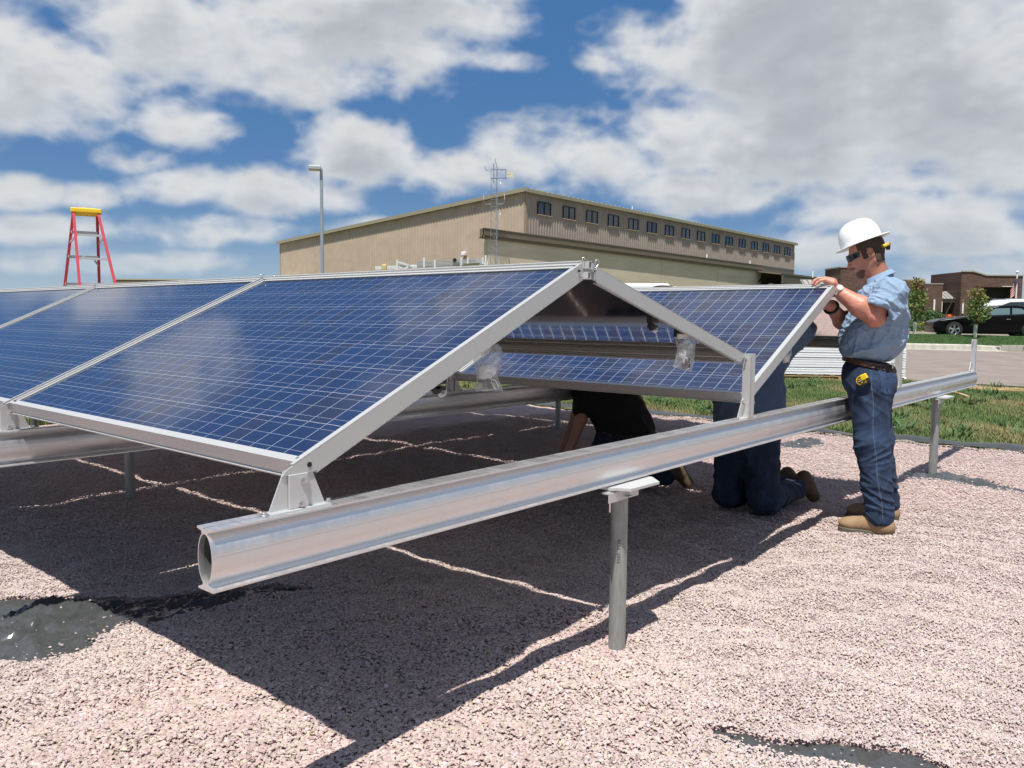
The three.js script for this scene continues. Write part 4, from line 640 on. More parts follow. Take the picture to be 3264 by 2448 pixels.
  part(gl, 'lens', sdfMesh((x, y, z) => { const az = Math.abs(z); const r1 = Math.hypot((x + .03) * .92, z * 1.08); let d = Math.abs(r1 - .0745) - .0022; const up = .024 - .10 * Math.max(0, az - .03), dn = -.020 + .20 * Math.max(0, az - .035) + .012 * Math.exp(-az * az / .00012); d = Math.max(d, y - up, dn - y, x + .034); return d; }, [-.13, -.04, -.09], [-.02, .045, .09], .0035), new THREE.MeshPhysicalMaterial({ color: lin(.006, .006, .008), roughness: .08, clearcoat: 1 }));
  for (const s of [-1, 1]) part(gl, 'temple_arm', tube([v(-.042, .010, s * .066), v(-.012, .010, s * .0775), v(.022, .008, s * .081), v(.034, -.004, s * .080)], .0032, 6), M.black);
  // ---- watch and wrist band, ring
  const dirW = v(LW[0] + .10, LW[1] - 1.345, LW[2] - .228).normalize();
  const wc = v(-.222, 1.4355, .2155), qW = new THREE.Quaternion().setFromUnitVectors(v(0, 1, 0), dirW);
  const wb = new THREE.Group(); wb.name = 'wrist_watch'; wb.position.copy(wc); wb.quaternion.copy(qW); man.add(wb);
  part(wb, 'strap', new THREE.TorusGeometry(.0365, .0042, 8, 28).rotateX(Math.PI / 2).scale(1, 2.0, 1), std([.62, .62, .60], .3, 1));
  { const up = v(-.35, .72, .60).normalize().applyQuaternion(qW.clone().invert()); up.y = 0; up.normalize(); const f = cyl(.0185, .0185, .010, 24).applyQuaternion(new THREE.Quaternion().setFromUnitVectors(v(0, 1, 0), up)).translate(up.x * .040, 0, up.z * .040); part(wb, 'watch_case', f, std([.75, .75, .73], .2, .9)); part(wb, 'dial', cyl(.0145, .0145, .002, 24).applyQuaternion(new THREE.Quaternion().setFromUnitVectors(v(0, 1, 0), up)).translate(up.x * .0458, 0, up.z * .0458), std([.82, .83, .80], .2)); }
  const dirR = v(RW[0] - RE[0], RW[1] - RE[1], RW[2] - RE[2]).normalize();
  part(man, 'wrist_band', new THREE.TorusGeometry(.041, .0075, 8, 28).rotateX(Math.PI / 2).scale(1, 1.3, 1).applyQuaternion(new THREE.Quaternion().setFromUnitVectors(v(0, 1, 0), dirR)).translate(RW[0] + .004, RW[1] - .008, RW[2] - .012), M.black);
  part(man, 'ring', new THREE.TorusGeometry(.0105, .002, 6, 18).rotateY(Math.PI / 2).translate(-.318, 1.5075, .2375), std([.75, .68, .5], .2, 1));
  // spanner tip in the back pocket
  part(man, 'spanner', ext([[0, 0], [.006, 0], [.006, .02], [.012, .03], [.011, .038], [.007, .040], [.007, .030], [-.001, .030], [-.001, .040], [-.005, .038], [-.006, .03], [0, .02]], .004).translate(.085, .985, .110), M.bolt);

  // tape measure clipped to the jeans pocket
  const tm = thing('tape_measure', 'yellow and black tape measure clipped to the standing man\'s jeans', 'tape measure'); tm.position.copy(man.position); tm.rotation.y = yaw;
  const holder = new THREE.Group(); let zt = .36; while (zt > .05 && jeanF(-.068, .925, zt) > 0) zt -= .002;
  const tp = (n, g, m) => { g.scale(.80, .80, .85); g.rotateZ(.5); g.rotateY(-.18); g.translate(-.070, .918, zt + .021); part(tm, n, g, m); };
  const yel = std([.72, .50, .015], .4);
  tm.scale.setScalar(1); const cs = rbx(.072, .066, .034, .012, 0, 0, 0, 4);
  tp('case', mg([cyl(.036, .036, .030, 28).rotateX(Math.PI / 2).translate(-.006, .002, 0), rbx(.05, .048, .033, .010, .018, .016, 0, 3)]), yel);
  tp('rubber_base', mg([rbx(.074, .020, .035, .006, .006, -.032, 0), rbx(.022, .042, .036, .006, .034, -.018, 0)]), M.black);
  tp('lock_button', rbx(.018, .014, .014, .004, .026, .040, 0), M.black);
  { const cv = document.createElement('canvas'); cv.width = cv.height = 256; const c = cv.getContext('2d'); c.fillStyle = '#111'; c.fillRect(0, 0, 256, 256); c.strokeStyle = '#caa017'; c.lineWidth = 9; c.beginPath(); c.arc(128, 128, 112, 0, 7); c.stroke(); c.fillStyle = '#d9b21c'; c.fillRect(62, 58, 132, 26); c.fillStyle = '#e8e8e8'; c.font = 'bold 40px sans-serif'; c.textAlign = 'center'; c.fillText('PowerLock', 128, 136, 196); c.fillStyle = '#d9b21c'; c.font = 'bold 58px sans-serif'; c.fillText('30\'', 128, 208); const t = new THREE.CanvasTexture(cv); t.colorSpace = THREE.SRGBColorSpace; const g = new THREE.CircleGeometry(.031, 32).translate(-.006, .002, .0160); tp('dial_label', g, std([1, 1, 1], .4, 0, { map: t })); }
}

// a simple clothed figure from joints given in world space
function figure(label, J, o) {
  const t = thing('person', label, 'person');
  const all = Object.values(J).flat(1).filter(q => q.length === 3); const lo = [0, 1, 2].map(i => Math.min(...all.map(q => q[i])) - .26), hi = [0, 1, 2].map(i => Math.max(...all.map(q => q[i])) + .26);
  const seg = (x, y, z, list) => { let d = 1e9; for (const [a, b, ra, rb, k = .05] of list) d = smin(d, cap(x, y, z, a, b, ra, rb), k); return d; };
  const body = (x, y, z) => seg(x, y, z, o.body); const shirt = (x, y, z) => smax(seg(x, y, z, o.shirt), o.shirtCut ? o.shirtCut(x, y, z) : -1, .01) - .012 * ridge(clamp(2 * n3(x * 8, y * 6 + x * 4, z * 8), -1, 1)) - .006 * n3(x * 20, y * 18, z * 20) + .006;
  const jeans = (x, y, z) => seg(x, y, z, o.jeans) - .012 * ridge(clamp(1.8 * n3(x * 9, y * 9, z * 9), -1, 1)) - .005 * n3(x * 25, y * 22, z * 25) + .006;
  part(t, 'body', vcol(sdfMesh(body, lo, hi, o.fine || .012), (x, y, z) => { const c = skinTone(x, y, z); return c.map((q, i) => q * (o.skin || 1)); }), skinM);
  part(t, 'shirt', vcol(sdfMesh(shirt, lo, hi, .011), (x, y, z) => { const n = 1 + .15 * n3(x * 12, y * 12, z * 12); return o.shirtColor.map(c => c * n); }), clothM);
  part(t, 'jeans', vcol(sdfMesh(jeans, lo, hi, .011), (x, y, z) => denim(x, y, z, o.fade || -.1)), clothM);
  for (const b of o.boots) part(t, 'boot', vcol(sdfMesh((x, y, z) => seg(x, y, z, b) - .003 * n3(x * 30, y * 30, z * 30), lo, hi, .010), (x, y, z) => { const n = 1 + .2 * n3(x * 20, y * 20, z * 20); return [.105 * n, .070 * n, .038 * n]; }), std([1, 1, 1], .8, 0, { vertexColors: true }));
  if (o.hair) part(t, 'hair', sdfMesh((x, y, z) => Math.max(seg(x, y, z, o.hair), o.hairCut(x, y, z)), lo, hi, .009), hairM);
  if (o.belt) part(t, 'belt', sdfMesh((x, y, z) => smax(smax(jeans(x, y, z) - .012, -jeans(x, y, z) + .001, .002), Math.abs((x - o.belt[0][0]) * o.belt[1][0] + (y - o.belt[0][1]) * o.belt[1][1] + (z - o.belt[0][2]) * o.belt[1][2]) - .02, .003), lo, hi, .011), std([.05, .03, .018], .6));
  return t;
}
// kneeling man in denim shirt under the held panel
figure('kneeling worker in denim shirt and jeans under the held panel, arm raised beneath it', {
  a: [[3.80, .09, -.42], [3.84, .09, -.69], [4.40, .03, -.33], [4.45, .05, -.46], [3.86, 1.25, -.62], [3.42, 1.30, -.42], [3.42, 1.28, -.82], [4.02, 1.20, -.30]] },
{
  body: [[[3.86, 1.20, -.60], [3.85, 1.28, -.60], .085, .088, .04], [[3.87, 1.02, -.58], [3.86, 1.17, -.60], .062, .06, .04], [[3.86, .60, -.575], [3.88, .98, -.575], .11, .10, .08], [[3.875, 1.02, -.42], [3.875, 1.02, -.72], .07, .07, .06], [[3.875, 1.00, -.415], [4.015, 1.20, -.31], .05, .045, .04], [[4.015, 1.20, -.31], [3.56, 1.245, -.40], .044, .032, .03], [[3.875, 1.0, -.72], [3.75, 1.05, -.88], .05, .045, .04], [[3.75, 1.05, -.88], [3.50, 1.19, -.82], .044, .032, .03], [[3.56, 1.245, -.40], [3.47, 1.262, -.40], .034, .022, .02], [[3.50, 1.19, -.82], [3.43, 1.235, -.81], .034, .022, .02], [[3.48, 1.262, -.37], [3.40, 1.250, -.37], .0105, .009, .012], [[3.48, 1.262, -.39], [3.40, 1.250, -.39], .0105, .009, .012], [[3.48, 1.262, -.41], [3.40, 1.250, -.41], .0105, .009, .012], [[3.48, 1.262, -.43], [3.40, 1.250, -.43], .0105, .009, .012], [[3.50, 1.25, -.36], [3.47, 1.25, -.335], .012, .009, .012], [[3.83, .55, -.49], [3.80, .12, -.42], .09, .06, .05], [[3.83, .55, -.66], [3.84, .12, -.69], .09, .06, .05]],
  shirt: [[[3.86, .66, -.66], [3.875, 1.00, -.665], .158, .125, .10], [[3.85, .66, -.49], [3.875, 1.00, -.49], .158, .125, .10], [[3.86, .60, -.575], [3.86, .68, -.575], .17, .17, .08], [[3.875, 1.01, -.42], [4.018, 1.195, -.30], .085, .075, .05], [[4.018, 1.20, -.30], [3.62, 1.24, -.39], .072, .052, .04], [[3.875, 1.01, -.72], [3.75, 1.05, -.88], .085, .07, .05], [[3.75, 1.05, -.88], [3.55, 1.165, -.83], .068, .05, .04], [[3.875, 1.05, -.58], [3.87, 1.11, -.59], .09, .075, .06]],
  shirtCut: (x, y, z) => .50 - y,
  jeans: [[[3.85, .50, -.575], [3.86, .60, -.575], .165, .165, .06], [[3.83, .52, -.485], [3.805, .115, -.425], .125, .098, .07], [[3.84, .52, -.665], [3.845, .115, -.69], .125, .098, .07], [[3.805, .115, -.425], [4.22, .125, -.385], .095, .072, .05], [[3.845, .115, -.69], [4.28, .125, -.52], .095, .072, .05]],
  boots: [[[[4.25, .13, -.385], [4.31, .15, -.365], .052, .055, .03], [[4.31, .17, -.36], [4.40, .055, -.325], .052, .044, .04], [[4.31, .20, -.365], [4.34, .13, -.35], .042, .048, .03]], [[[4.30, .13, -.52], [4.36, .15, -.50], .052, .055, .03], [[4.36, .17, -.495], [4.45, .055, -.46], .052, .044, .04], [[4.36, .20, -.50], [4.39, .13, -.48], .042, .048, .03]]],
  shirtColor: [.105, .165, .265], fade: -.25, hair: [[[3.87, 1.235, -.60], [3.86, 1.30, -.60], .095, .095, .03]], hairCut: (x, y, z) => Math.max(1.22 - y, 3.83 - x),
});
// crouching man in black T-shirt
figure('crouching worker in black T-shirt and jeans leaning down in the shade', {
  a: [[3.64, .10, -1.94], [4.25, .03, -1.20], [3.94, .09, -1.56], [3.76, 1.08, -1.86], [3.80, .10, -1.80]] },
{
  body: [[[3.76, .97, -1.86], [3.745, 1.05, -1.87], .085, .088, .04], [[3.82, .82, -1.76], [3.77, .94, -1.84], .06, .058, .04], [[3.95, .42, -1.60], [3.85, .74, -1.74], .10, .09, .08], [[3.79, .76, -1.84], [3.755, .52, -1.835], .052, .042, .04], [[3.755, .52, -1.835], [3.69, .27, -1.90], .042, .032, .03], [[3.69, .27, -1.90], [3.665, .18, -1.915], .032, .026, .02], [[3.66, .18, -1.93], [3.63, .10, -1.95], .011, .009, .012], [[3.66, .18, -1.91], [3.625, .095, -1.93], .011, .009, .012], [[3.66, .18, -1.895], [3.63, .095, -1.905], .011, .009, .012], [[3.665, .18, -1.88], [3.64, .10, -1.88], .011, .009, .012], [[3.68, .21, -1.88], [3.70, .15, -1.86], .012, .010, .012], [[3.84, .77, -1.86], [3.85, .52, -1.95], .052, .042, .04], [[3.85, .52, -1.95], [3.78, .26, -2.03], .042, .032, .03], [[3.78, .26, -2.03], [3.75, .13, -2.06], .034, .024, .02], [[3.96, .40, -1.52], [3.86, .12, -1.66], .085, .06, .05], [[3.98, .40, -1.60], [3.90, .12, -1.82], .085, .06, .05]],
  shirt: [[[3.955, .46, -1.50], [3.88, .80, -1.64], .150, .135, .10], [[3.935, .46, -1.66], [3.83, .80, -1.79], .150, .135, .10], [[3.82, .79, -1.84], [3.765, .60, -1.845], .095, .075, .06], [[3.86, .79, -1.60], [3.86, .68, -1.60], .09, .08, .06], [[3.83, .84, -1.74], [3.81, .87, -1.77], .08, .07, .05]],
  shirtCut: (x, y, z) => .40 + .14 * (x - 3.95) - y,
  jeans: [[[3.97, .36, -1.50], [3.95, .36, -1.64], .155, .155, .05], [[3.97, .36, -1.50], [3.86, .115, -1.64], .125, .10, .07], [[3.95, .36, -1.66], [3.87, .115, -1.84], .125, .10, .07], [[3.86, .115, -1.62], [4.12, .105, -1.32], .096, .074, .05], [[3.90, .115, -1.80], [4.22, .105, -1.56], .096, .074, .05]],
  boots: [[[[4.11, .12, -1.33], [4.17, .14, -1.27], .055, .058, .03], [[4.17, .17, -1.27], [4.235, .05, -1.205], .054, .045, .04]], [[[4.22, .12, -1.56], [4.28, .14, -1.52], .055, .058, .03], [[4.28, .17, -1.52], [4.36, .05, -1.46], .054, .045, .04]]],
  shirtColor: [.008, .008, .009], fade: -.3, skin: .85, belt: [[3.96, .44, -1.57], [-.12, .98, .14]], hair: [[[3.765, .99, -1.855], [3.75, 1.065, -1.865], .093, .094, .03]], hairCut: (x, y, z) => .985 - y,
});

// ───────────── large building behind: metal hall with clerestory windows ─────────────
const tanMap = noiseMap([.95, .95, .95], .10, 5, 61);
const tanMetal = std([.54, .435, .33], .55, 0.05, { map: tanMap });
const tanShaded = std([.37, .31, .255], .55, 0.05, { map: tanMap });  // same tan sheet, darkened: shade of the grazing sun put into the colour
const stuccoM = std([.72, .63, .46], .95, 0, { map: noiseMap([.93, .93, .93], .12, 9, 71) });
const trimM = std([.30, .28, .19], .5), fasciaM = std([.165, .135, .085], .6), darkM = std([.03, .028, .022], .8);
const winGlass = new THREE.MeshPhysicalMaterial({ color: lin(.018, .030, .040), roughness: .06, clearcoat: .5 });
const winFrame = std([.02, .022, .024], .5);
// corrugated sheet in the xy plane facing +z; top(x) gives the upper edge
function corrugated(x0, x1, y0, top, pitch = .305, rib = .038) {
  const prof = [[0, 0], [.52, 0], [.64, 1], [.82, 1], [.94, 0]], xs = [], zs = []; for (let x = x0; x < x1; x += pitch) for (const p of prof) { const q = x + p[0] * pitch; if (q <= x1) { xs.push(q); zs.push(p[1] * rib); } } xs.push(x1); zs.push(0);
  const P = [], U = [], I = []; xs.forEach((x, i) => { P.push(x, y0, zs[i], x, top(x), zs[i]); U.push(x * .2, 0, x * .2, .2 * top(x)); if (i) { const a = (i - 1) * 2; I.push(a, a + 2, a + 1, a + 1, a + 2, a + 3); } });
  const g = new THREE.BufferGeometry(); g.setAttribute('position', new THREE.Float32BufferAttribute(P, 3)); g.setAttribute('uv', new THREE.Float32BufferAttribute(U, 2)); g.setIndex(I); const q = g.toNonIndexed(); q.computeVertexNormals(); return q;
}
{
  const b = thing('metal_building', 'large tan metal building with a row of small windows under a sloped roof', 'building');
  const X0 = 41.9, X1 = 90, Z0 = -34, Z1 = -63.1, YT = 9.98, YB = 8.0;
  part(b, 'long_wall', corrugated(0, X1 - X0, .2, () => YT - .05).translate(X0, 0, Z0), tanShaded);
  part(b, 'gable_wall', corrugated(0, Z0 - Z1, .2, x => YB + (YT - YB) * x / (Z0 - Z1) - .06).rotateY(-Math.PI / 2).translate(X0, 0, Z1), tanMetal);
  part(b, 'rear_wall', [bx(X1 - X0, 8, .2, (X0 + X1) / 2, 4, Z1 - .1), bx(.2, 9, Z0 - Z1, X1 + .1, 4.5, (Z0 + Z1) / 2)], tanShaded);
  const sl = Math.atan2(YT - YB, Z0 - Z1), rl = Math.hypot(YT - YB, Z0 - Z1) + .6;
  const roof = part(b, 'roof', bx(X1 - X0 + .5, .10, rl, 0, 0, 0, [-sl, 0, 0]).translate((X0 + X1) / 2, (YT + YB) / 2 + .07, (Z0 + Z1) / 2), trimM);
  part(b, 'eave_trim', [bx(X1 - X0 + .5, .20, .05, (X0 + X1) / 2, YT - .02, Z0 + .30), bx(X1 - X0 + .5, .03, .28, (X0 + X1) / 2, YT - .11, Z0 + .16)], trimM);
  part(b, 'rake_trim', bx(.08, .27, rl + .02, 0, 0, 0, [-sl, 0, 0]).translate(X0 - .27, (YT + YB) / 2 + .035, (Z0 + Z1) / 2), trimM);
  part(b, 'corner_trim', [bx(.10, YT - .3, .03, X0 + .04, YT / 2, Z0 + .055), bx(.03, YT - .3, .10, X0 - .05, YT / 2, Z0 - .03)], std([.42, .33, .22], .5));
  const rs = std([.62, .66, .52], .4); for (let x = X0 + .3; x < X1; x += .305 * 2) part(roof, 'roof_rib', bx(.12, .055, .10, x, YT + .125, Z0 + .28), rs);
  for (let i = 0; i < 16; i++) {
    const x = 43.97 + i * 2.93, w = 1.42, h = .86, y = 8.99;
    const wd = part(b, 'window', [bx(w, .06, .08, x, y + h / 2, Z0 + .06), bx(w, .06, .08, x, y - h / 2, Z0 + .06), bx(.06, h, .08, x - w / 2, y, Z0 + .06), bx(.06, h, .08, x + w / 2, y, Z0 + .06), bx(.07, h, .08, x, y, Z0 + .06)], winFrame);
    for (const s of [-1, 1]) part(wd, 'pane', bx(w / 2 - .08, h - .06, .02, x + s * w / 4, y, Z0 + .045), winGlass);
    part(wd, 'sill', bx(w + .12, .035, .14, x, y - h / 2 - .045, Z0 + .07), std([.55, .44, .32], .5));
  }
  // canopy band and stucco wall below it
  part(b, 'canopy_fascia', [bx(42, .42, .10, 57.1, 6.62, -32.5), bx(42.06, .05, .16, 57.1, 6.84, -32.5), bx(42, .16, .08, 57.1, 6.33, -32.58), bx(.1, .56, .36, 36.15, 6.55, -32.66)], fasciaM);
  part(b, 'canopy_soffit', bx(42, .06, .4, 57.1, 6.27, -32.75), fasciaM);
  part(b, 'canopy_deck', bx(36.2, .05, 1.6, 60, 6.86, -33.3), fasciaM);
  part(b, 'flashing', bx(48, .20, .06, 66, 6.98, -33.93), std([.07, .08, .085], .5));
  part(b, 'stucco_wall', new THREE.BoxGeometry(41.6, 6.0, .35).rotateY(.0022).translate(57.5, 3.27, -32.885), stuccoM);
  for (const x of [47.3, 58.2, 68.5]) part(b, 'wall_joint', bx(.02, 5.9, .01, x, 3.27, -32.705 - (x - 57.5) * .0022), std([.36, .31, .22], .9));
  for (const [x, y, h] of [[66.2, 6.87, .36], [75.4, 6.87, .32]]) part(b, 'vent_pipe', cyl(.07, .07, h, 10, x, y + h / 2, -32.7), M.white);
  part(b, 'vent_pipe', cyl(.05, .05, .35, 10, 55.4, 10.25, Z0 + .1), M.white);
  part(b, 'downspout', [bx(.18, .5, .16, 78.4, 6.05, -32.4), bar(v(78.4, 5.85, -32.4), v(77.6, 5.2, -32.7), .14, .14)], darkM);
  part(b, 'door_hood', bx(.25, .13, 7.4, X0 - .14, 4.95, -55), std([.05, .055, .03], .6));
  for (const [z, y] of [[-39.6, 5.95], [-62.9, 4.72]]) { part(b, 'wall_light', [rbx(.28, .30, .34, .06, X0 - .2, y, z)], M.white); }
  part(b, 'wall_light_bracket', rbx(.08, .5, .14, .03, X0 - .08, 5.2, -39.6), std([.16, .12, .08], .7));
  // lower wing to the right of the canopy
  part(b, 'low_wing_fascia', [bx(58, .95, .2, 106, 5.42, -30), bx(58, .18, .3, 106, 5.9, -30)], std([.105, .095, .06], .6));
  part(b, 'low_wing_wall', bx(58, 4.6, .4, 106, 2.7, -31.2), std([.10, .085, .065], .9));  // dark brown has the shadow under the fascia put into it
  part(b, 'low_wing_roof', [bx(58, .12, 7, 106, 6.35, -33.6, [.13, 0, 0])], std([.20, .165, .12], .7));
}
// long low building far left
{
  const b = thing('low_building', 'long low brown roofed building far behind the panels on the left', 'building');
  const A = v(30.05, 0, -70.4), B = v(47, 0, -50.7), d = B.clone().sub(A), L = d.length(), m = A.clone().addScaledVector(d, .5), ry = Math.atan2(-d.z, d.x);
  const pl = g => g.rotateY(ry).translate(m.x, 0, m.z);
  part(b, 'wall', pl(bx(L - .4, 4.0, 6, 0, 2.1, -3.2)), std([.24, .175, .12], .9)); part(b, 'fascia', pl(bx(L, .34, .12, 0, 4.14, .08)), std([.26, .19, .13], .7)); part(b, 'roof_edge', pl(bx(L + .1, .10, .3, 0, 4.38, .05)), std([.40, .36, .24], .6)); part(b, 'roof', pl(bx(L, .1, 6.4, 0, 4.36, -3.2)), trimM);
  for (let i = 0; i < 5; i++) part(b, 'fascia_joint', pl(bx(.08, .34, .02, -L / 2 + 3 + i * 5, 4.14, .15)), std([.42, .36, .27], .7));
}
// ───────────── brick buildings at right ─────────────
const brickMap = tex(512, 512, (u, q, x, y) => { const row = Math.floor(y / 16), off = row % 2 ? 24 : 0, bxi = Math.floor((x + off) / 48), jx = (x + off) % 48, jy = y % 16, mort = jx < 4 || jy < 3; const h = n2(bxi * 3.7 + row * 1.3, row * 5.1 + bxi); const s = tn(u, q, 3, 4, 5, 5) * .1; return mort ? [.52, .46, .42] : [.44 + .12 * h + s, .33 + .10 * h + s, .29 + .09 * h + s]; });
const brickM = std([.62, .58, .56], .9, 0, { map: brickMap });
const seamM = std([.42, .40, .36], .4, .3);
function frameAt(o, right) { const ex = right.clone().normalize(), ez = v(-ex.z, 0, ex.x); const m = new THREE.Matrix4().makeBasis(ex, v(0, 1, 0), ez.negate().multiplyScalar(1)); m.setPosition(o); return m; }
{
  const b = thing('brick_building', 'brown brick building with a tall glazed entrance at the right edge', 'building', [75.5, 0, -16.8]);
  b.rotation.y = Math.atan2(-.75, .66); // local x runs to the right along the front, local z towards the viewer
  const wl = (n, x0, x1, y0, y1, z0, z1, m) => { const g = new THREE.BoxGeometry(x1 - x0, y1 - y0, z1 - z0); const uv = g.attributes.uv, p = g.attributes.position, nn = g.attributes.normal; for (let i = 0; i < uv.count; i++) uv.setXY(i, (Math.abs(nn.getX(i)) > .5 ? p.getZ(i) : p.getX(i)) * .42, p.getY(i) * .42); g.translate((x0 + x1) / 2, (y0 + y1) / 2, (z0 + z1) / 2); return part(b, n, g, m); };
  wl('left_wing', -6, -.9, .9, 3.2, -4, -.6, std([.10, .085, .07], .8)); wl('wing_fascia', -6, -.6, 3.2, 3.65, -4, -.2, darkM); wl('pier', -1.3, .12, .9, 4.88, -5, -.5, brickM); wl('pier', .12, 1.65, .9, 4.55, -4, 0, brickM);
  wl('coping', -1.34, .16, 4.88, 4.97, -5, -.46, std([.32, .29, .25], .7)); wl('coping', .10, 1.69, 4.55, 4.64, -4, .04, std([.32, .29, .25], .7));
  wl('link_wall', 1.65, 3.2, .9, 3.1, -3.2, -1.6, std([.14, .125, .10], .8)); wl('link_fascia', 1.65, 3.2, 3.0, 3.35, -3, -.6, darkM); wl('door', 2.2, 2.75, .9, 2.7, -1.6, -1.5, darkM);
  const rf = part(b, 'link_roof', bx(1.55, .06, 1.6, 2.42, 3.66, -1.3, [.45, 0, 0]), seamM); for (let i = 0; i < 5; i++) part(rf, 'roof_seam', bx(.05, .07, 1.6, 1.75 + i * .33, 3.70, -1.3, [.45, 0, 0]), std([.16, .14, .12], .6));
  // tall entrance block with a stepped parapet
  part(b, 'tall_wall', (() => { const g = ext([[3.15, .9], [4.85, .9], [4.85, 4.35], [8.05, 4.35], [8.05, .9], [8.5, .9], [8.5, 5.32], [5.3, 5.32], [4.15, 5.64], [3.15, 5.64]], 5); const p = g.attributes.position, uv = g.attributes.uv; for (let i = 0; i < uv.count; i++) uv.setXY(i, p.getX(i) * .42, p.getY(i) * .42); return g.translate(0, 0, -4.8); })(), brickM);
  part(b, 'parapet_cap', [bar(v(3.1, 5.68, .22), v(4.15, 5.68, .22), .1, .1), bar(v(4.15, 5.68, .22), v(5.3, 5.36, .22), .1, .1), bar(v(5.3, 5.36, .22), v(8.55, 5.36, .22), .1, .1)], std([.33, .30, .24], .7));
  part(b, 'glazing', bx(3.2, 3.45, .1, 6.45, 2.63, -1.2), new THREE.MeshPhysicalMaterial({ color: lin(.045, .075, .085), roughness: .08, clearcoat: .6 }));
  part(b, 'glazing_header', bx(3.2, .85, .16, 6.45, 3.95, -1.08), darkM);
  for (let i = 0; i < 9; i++) part(b, 'mullion', bx(.07, 3.45, .14, 4.87 + i * .395, 2.63, -1.12), M.black); for (const y of [1.6, 3.5]) part(b, 'mullion', bx(3.2, .07, .13, 6.45, y, -1.11), M.black);
  part(b, 'light_strip', bx(1.2, .05, .06, 7.3, 4.42, .22), M.white);
  for (const [x, y, z] of [[.95, 2.75, .06], [1.9, 2.6, -.5], [3.35, 2.5, .26], [6.3, 2.4, -.95], [8.3, 2.45, .26]]) part(b, 'wall_lamp', rbx(.14, .95, .12, .04, x, y, z), M.white);
}
{
  const b = thing('brick_tower', 'small brick block rising behind the standing man\'s chin', 'building', [62.9, 0, -19.7]); b.rotation.y = Math.atan2(-.75, .66);
  const g = new THREE.BoxGeometry(3.2, 4.6, 3); const uv = g.attributes.uv, p = g.attributes.position; for (let i = 0; i < uv.count; i++) uv.setXY(i, p.getX(i) * .42, p.getY(i) * .42); part(b, 'wall', g.translate(1.6, 3.1, -1.5), brickM); part(b, 'coping', bx(3.3, .09, 3.1, 1.6, 5.44, -1.5), std([.32, .29, .25], .7));
  const rf = part(b, 'side_roof', bx(2.6, .06, 1.5, -1.3, 4.15, -.8, [.5, 0, 0]), seamM); for (let i = 0; i < 7; i++) part(rf, 'roof_seam', bx(.06, .08, 1.5, -2.5 + i * .4, 4.19, -.8, [.5, 0, 0]), std([.12, .11, .09], .6)); part(b, 'side_wall', bx(3.0, 3.0, 2, -1.4, 2.3, -1.6), std([.10, .085, .06], .9));
  part(b, 'vent_pipe', cyl(.06, .06, .5, 8, -1.7, 4.95, -1.2), M.white);
}
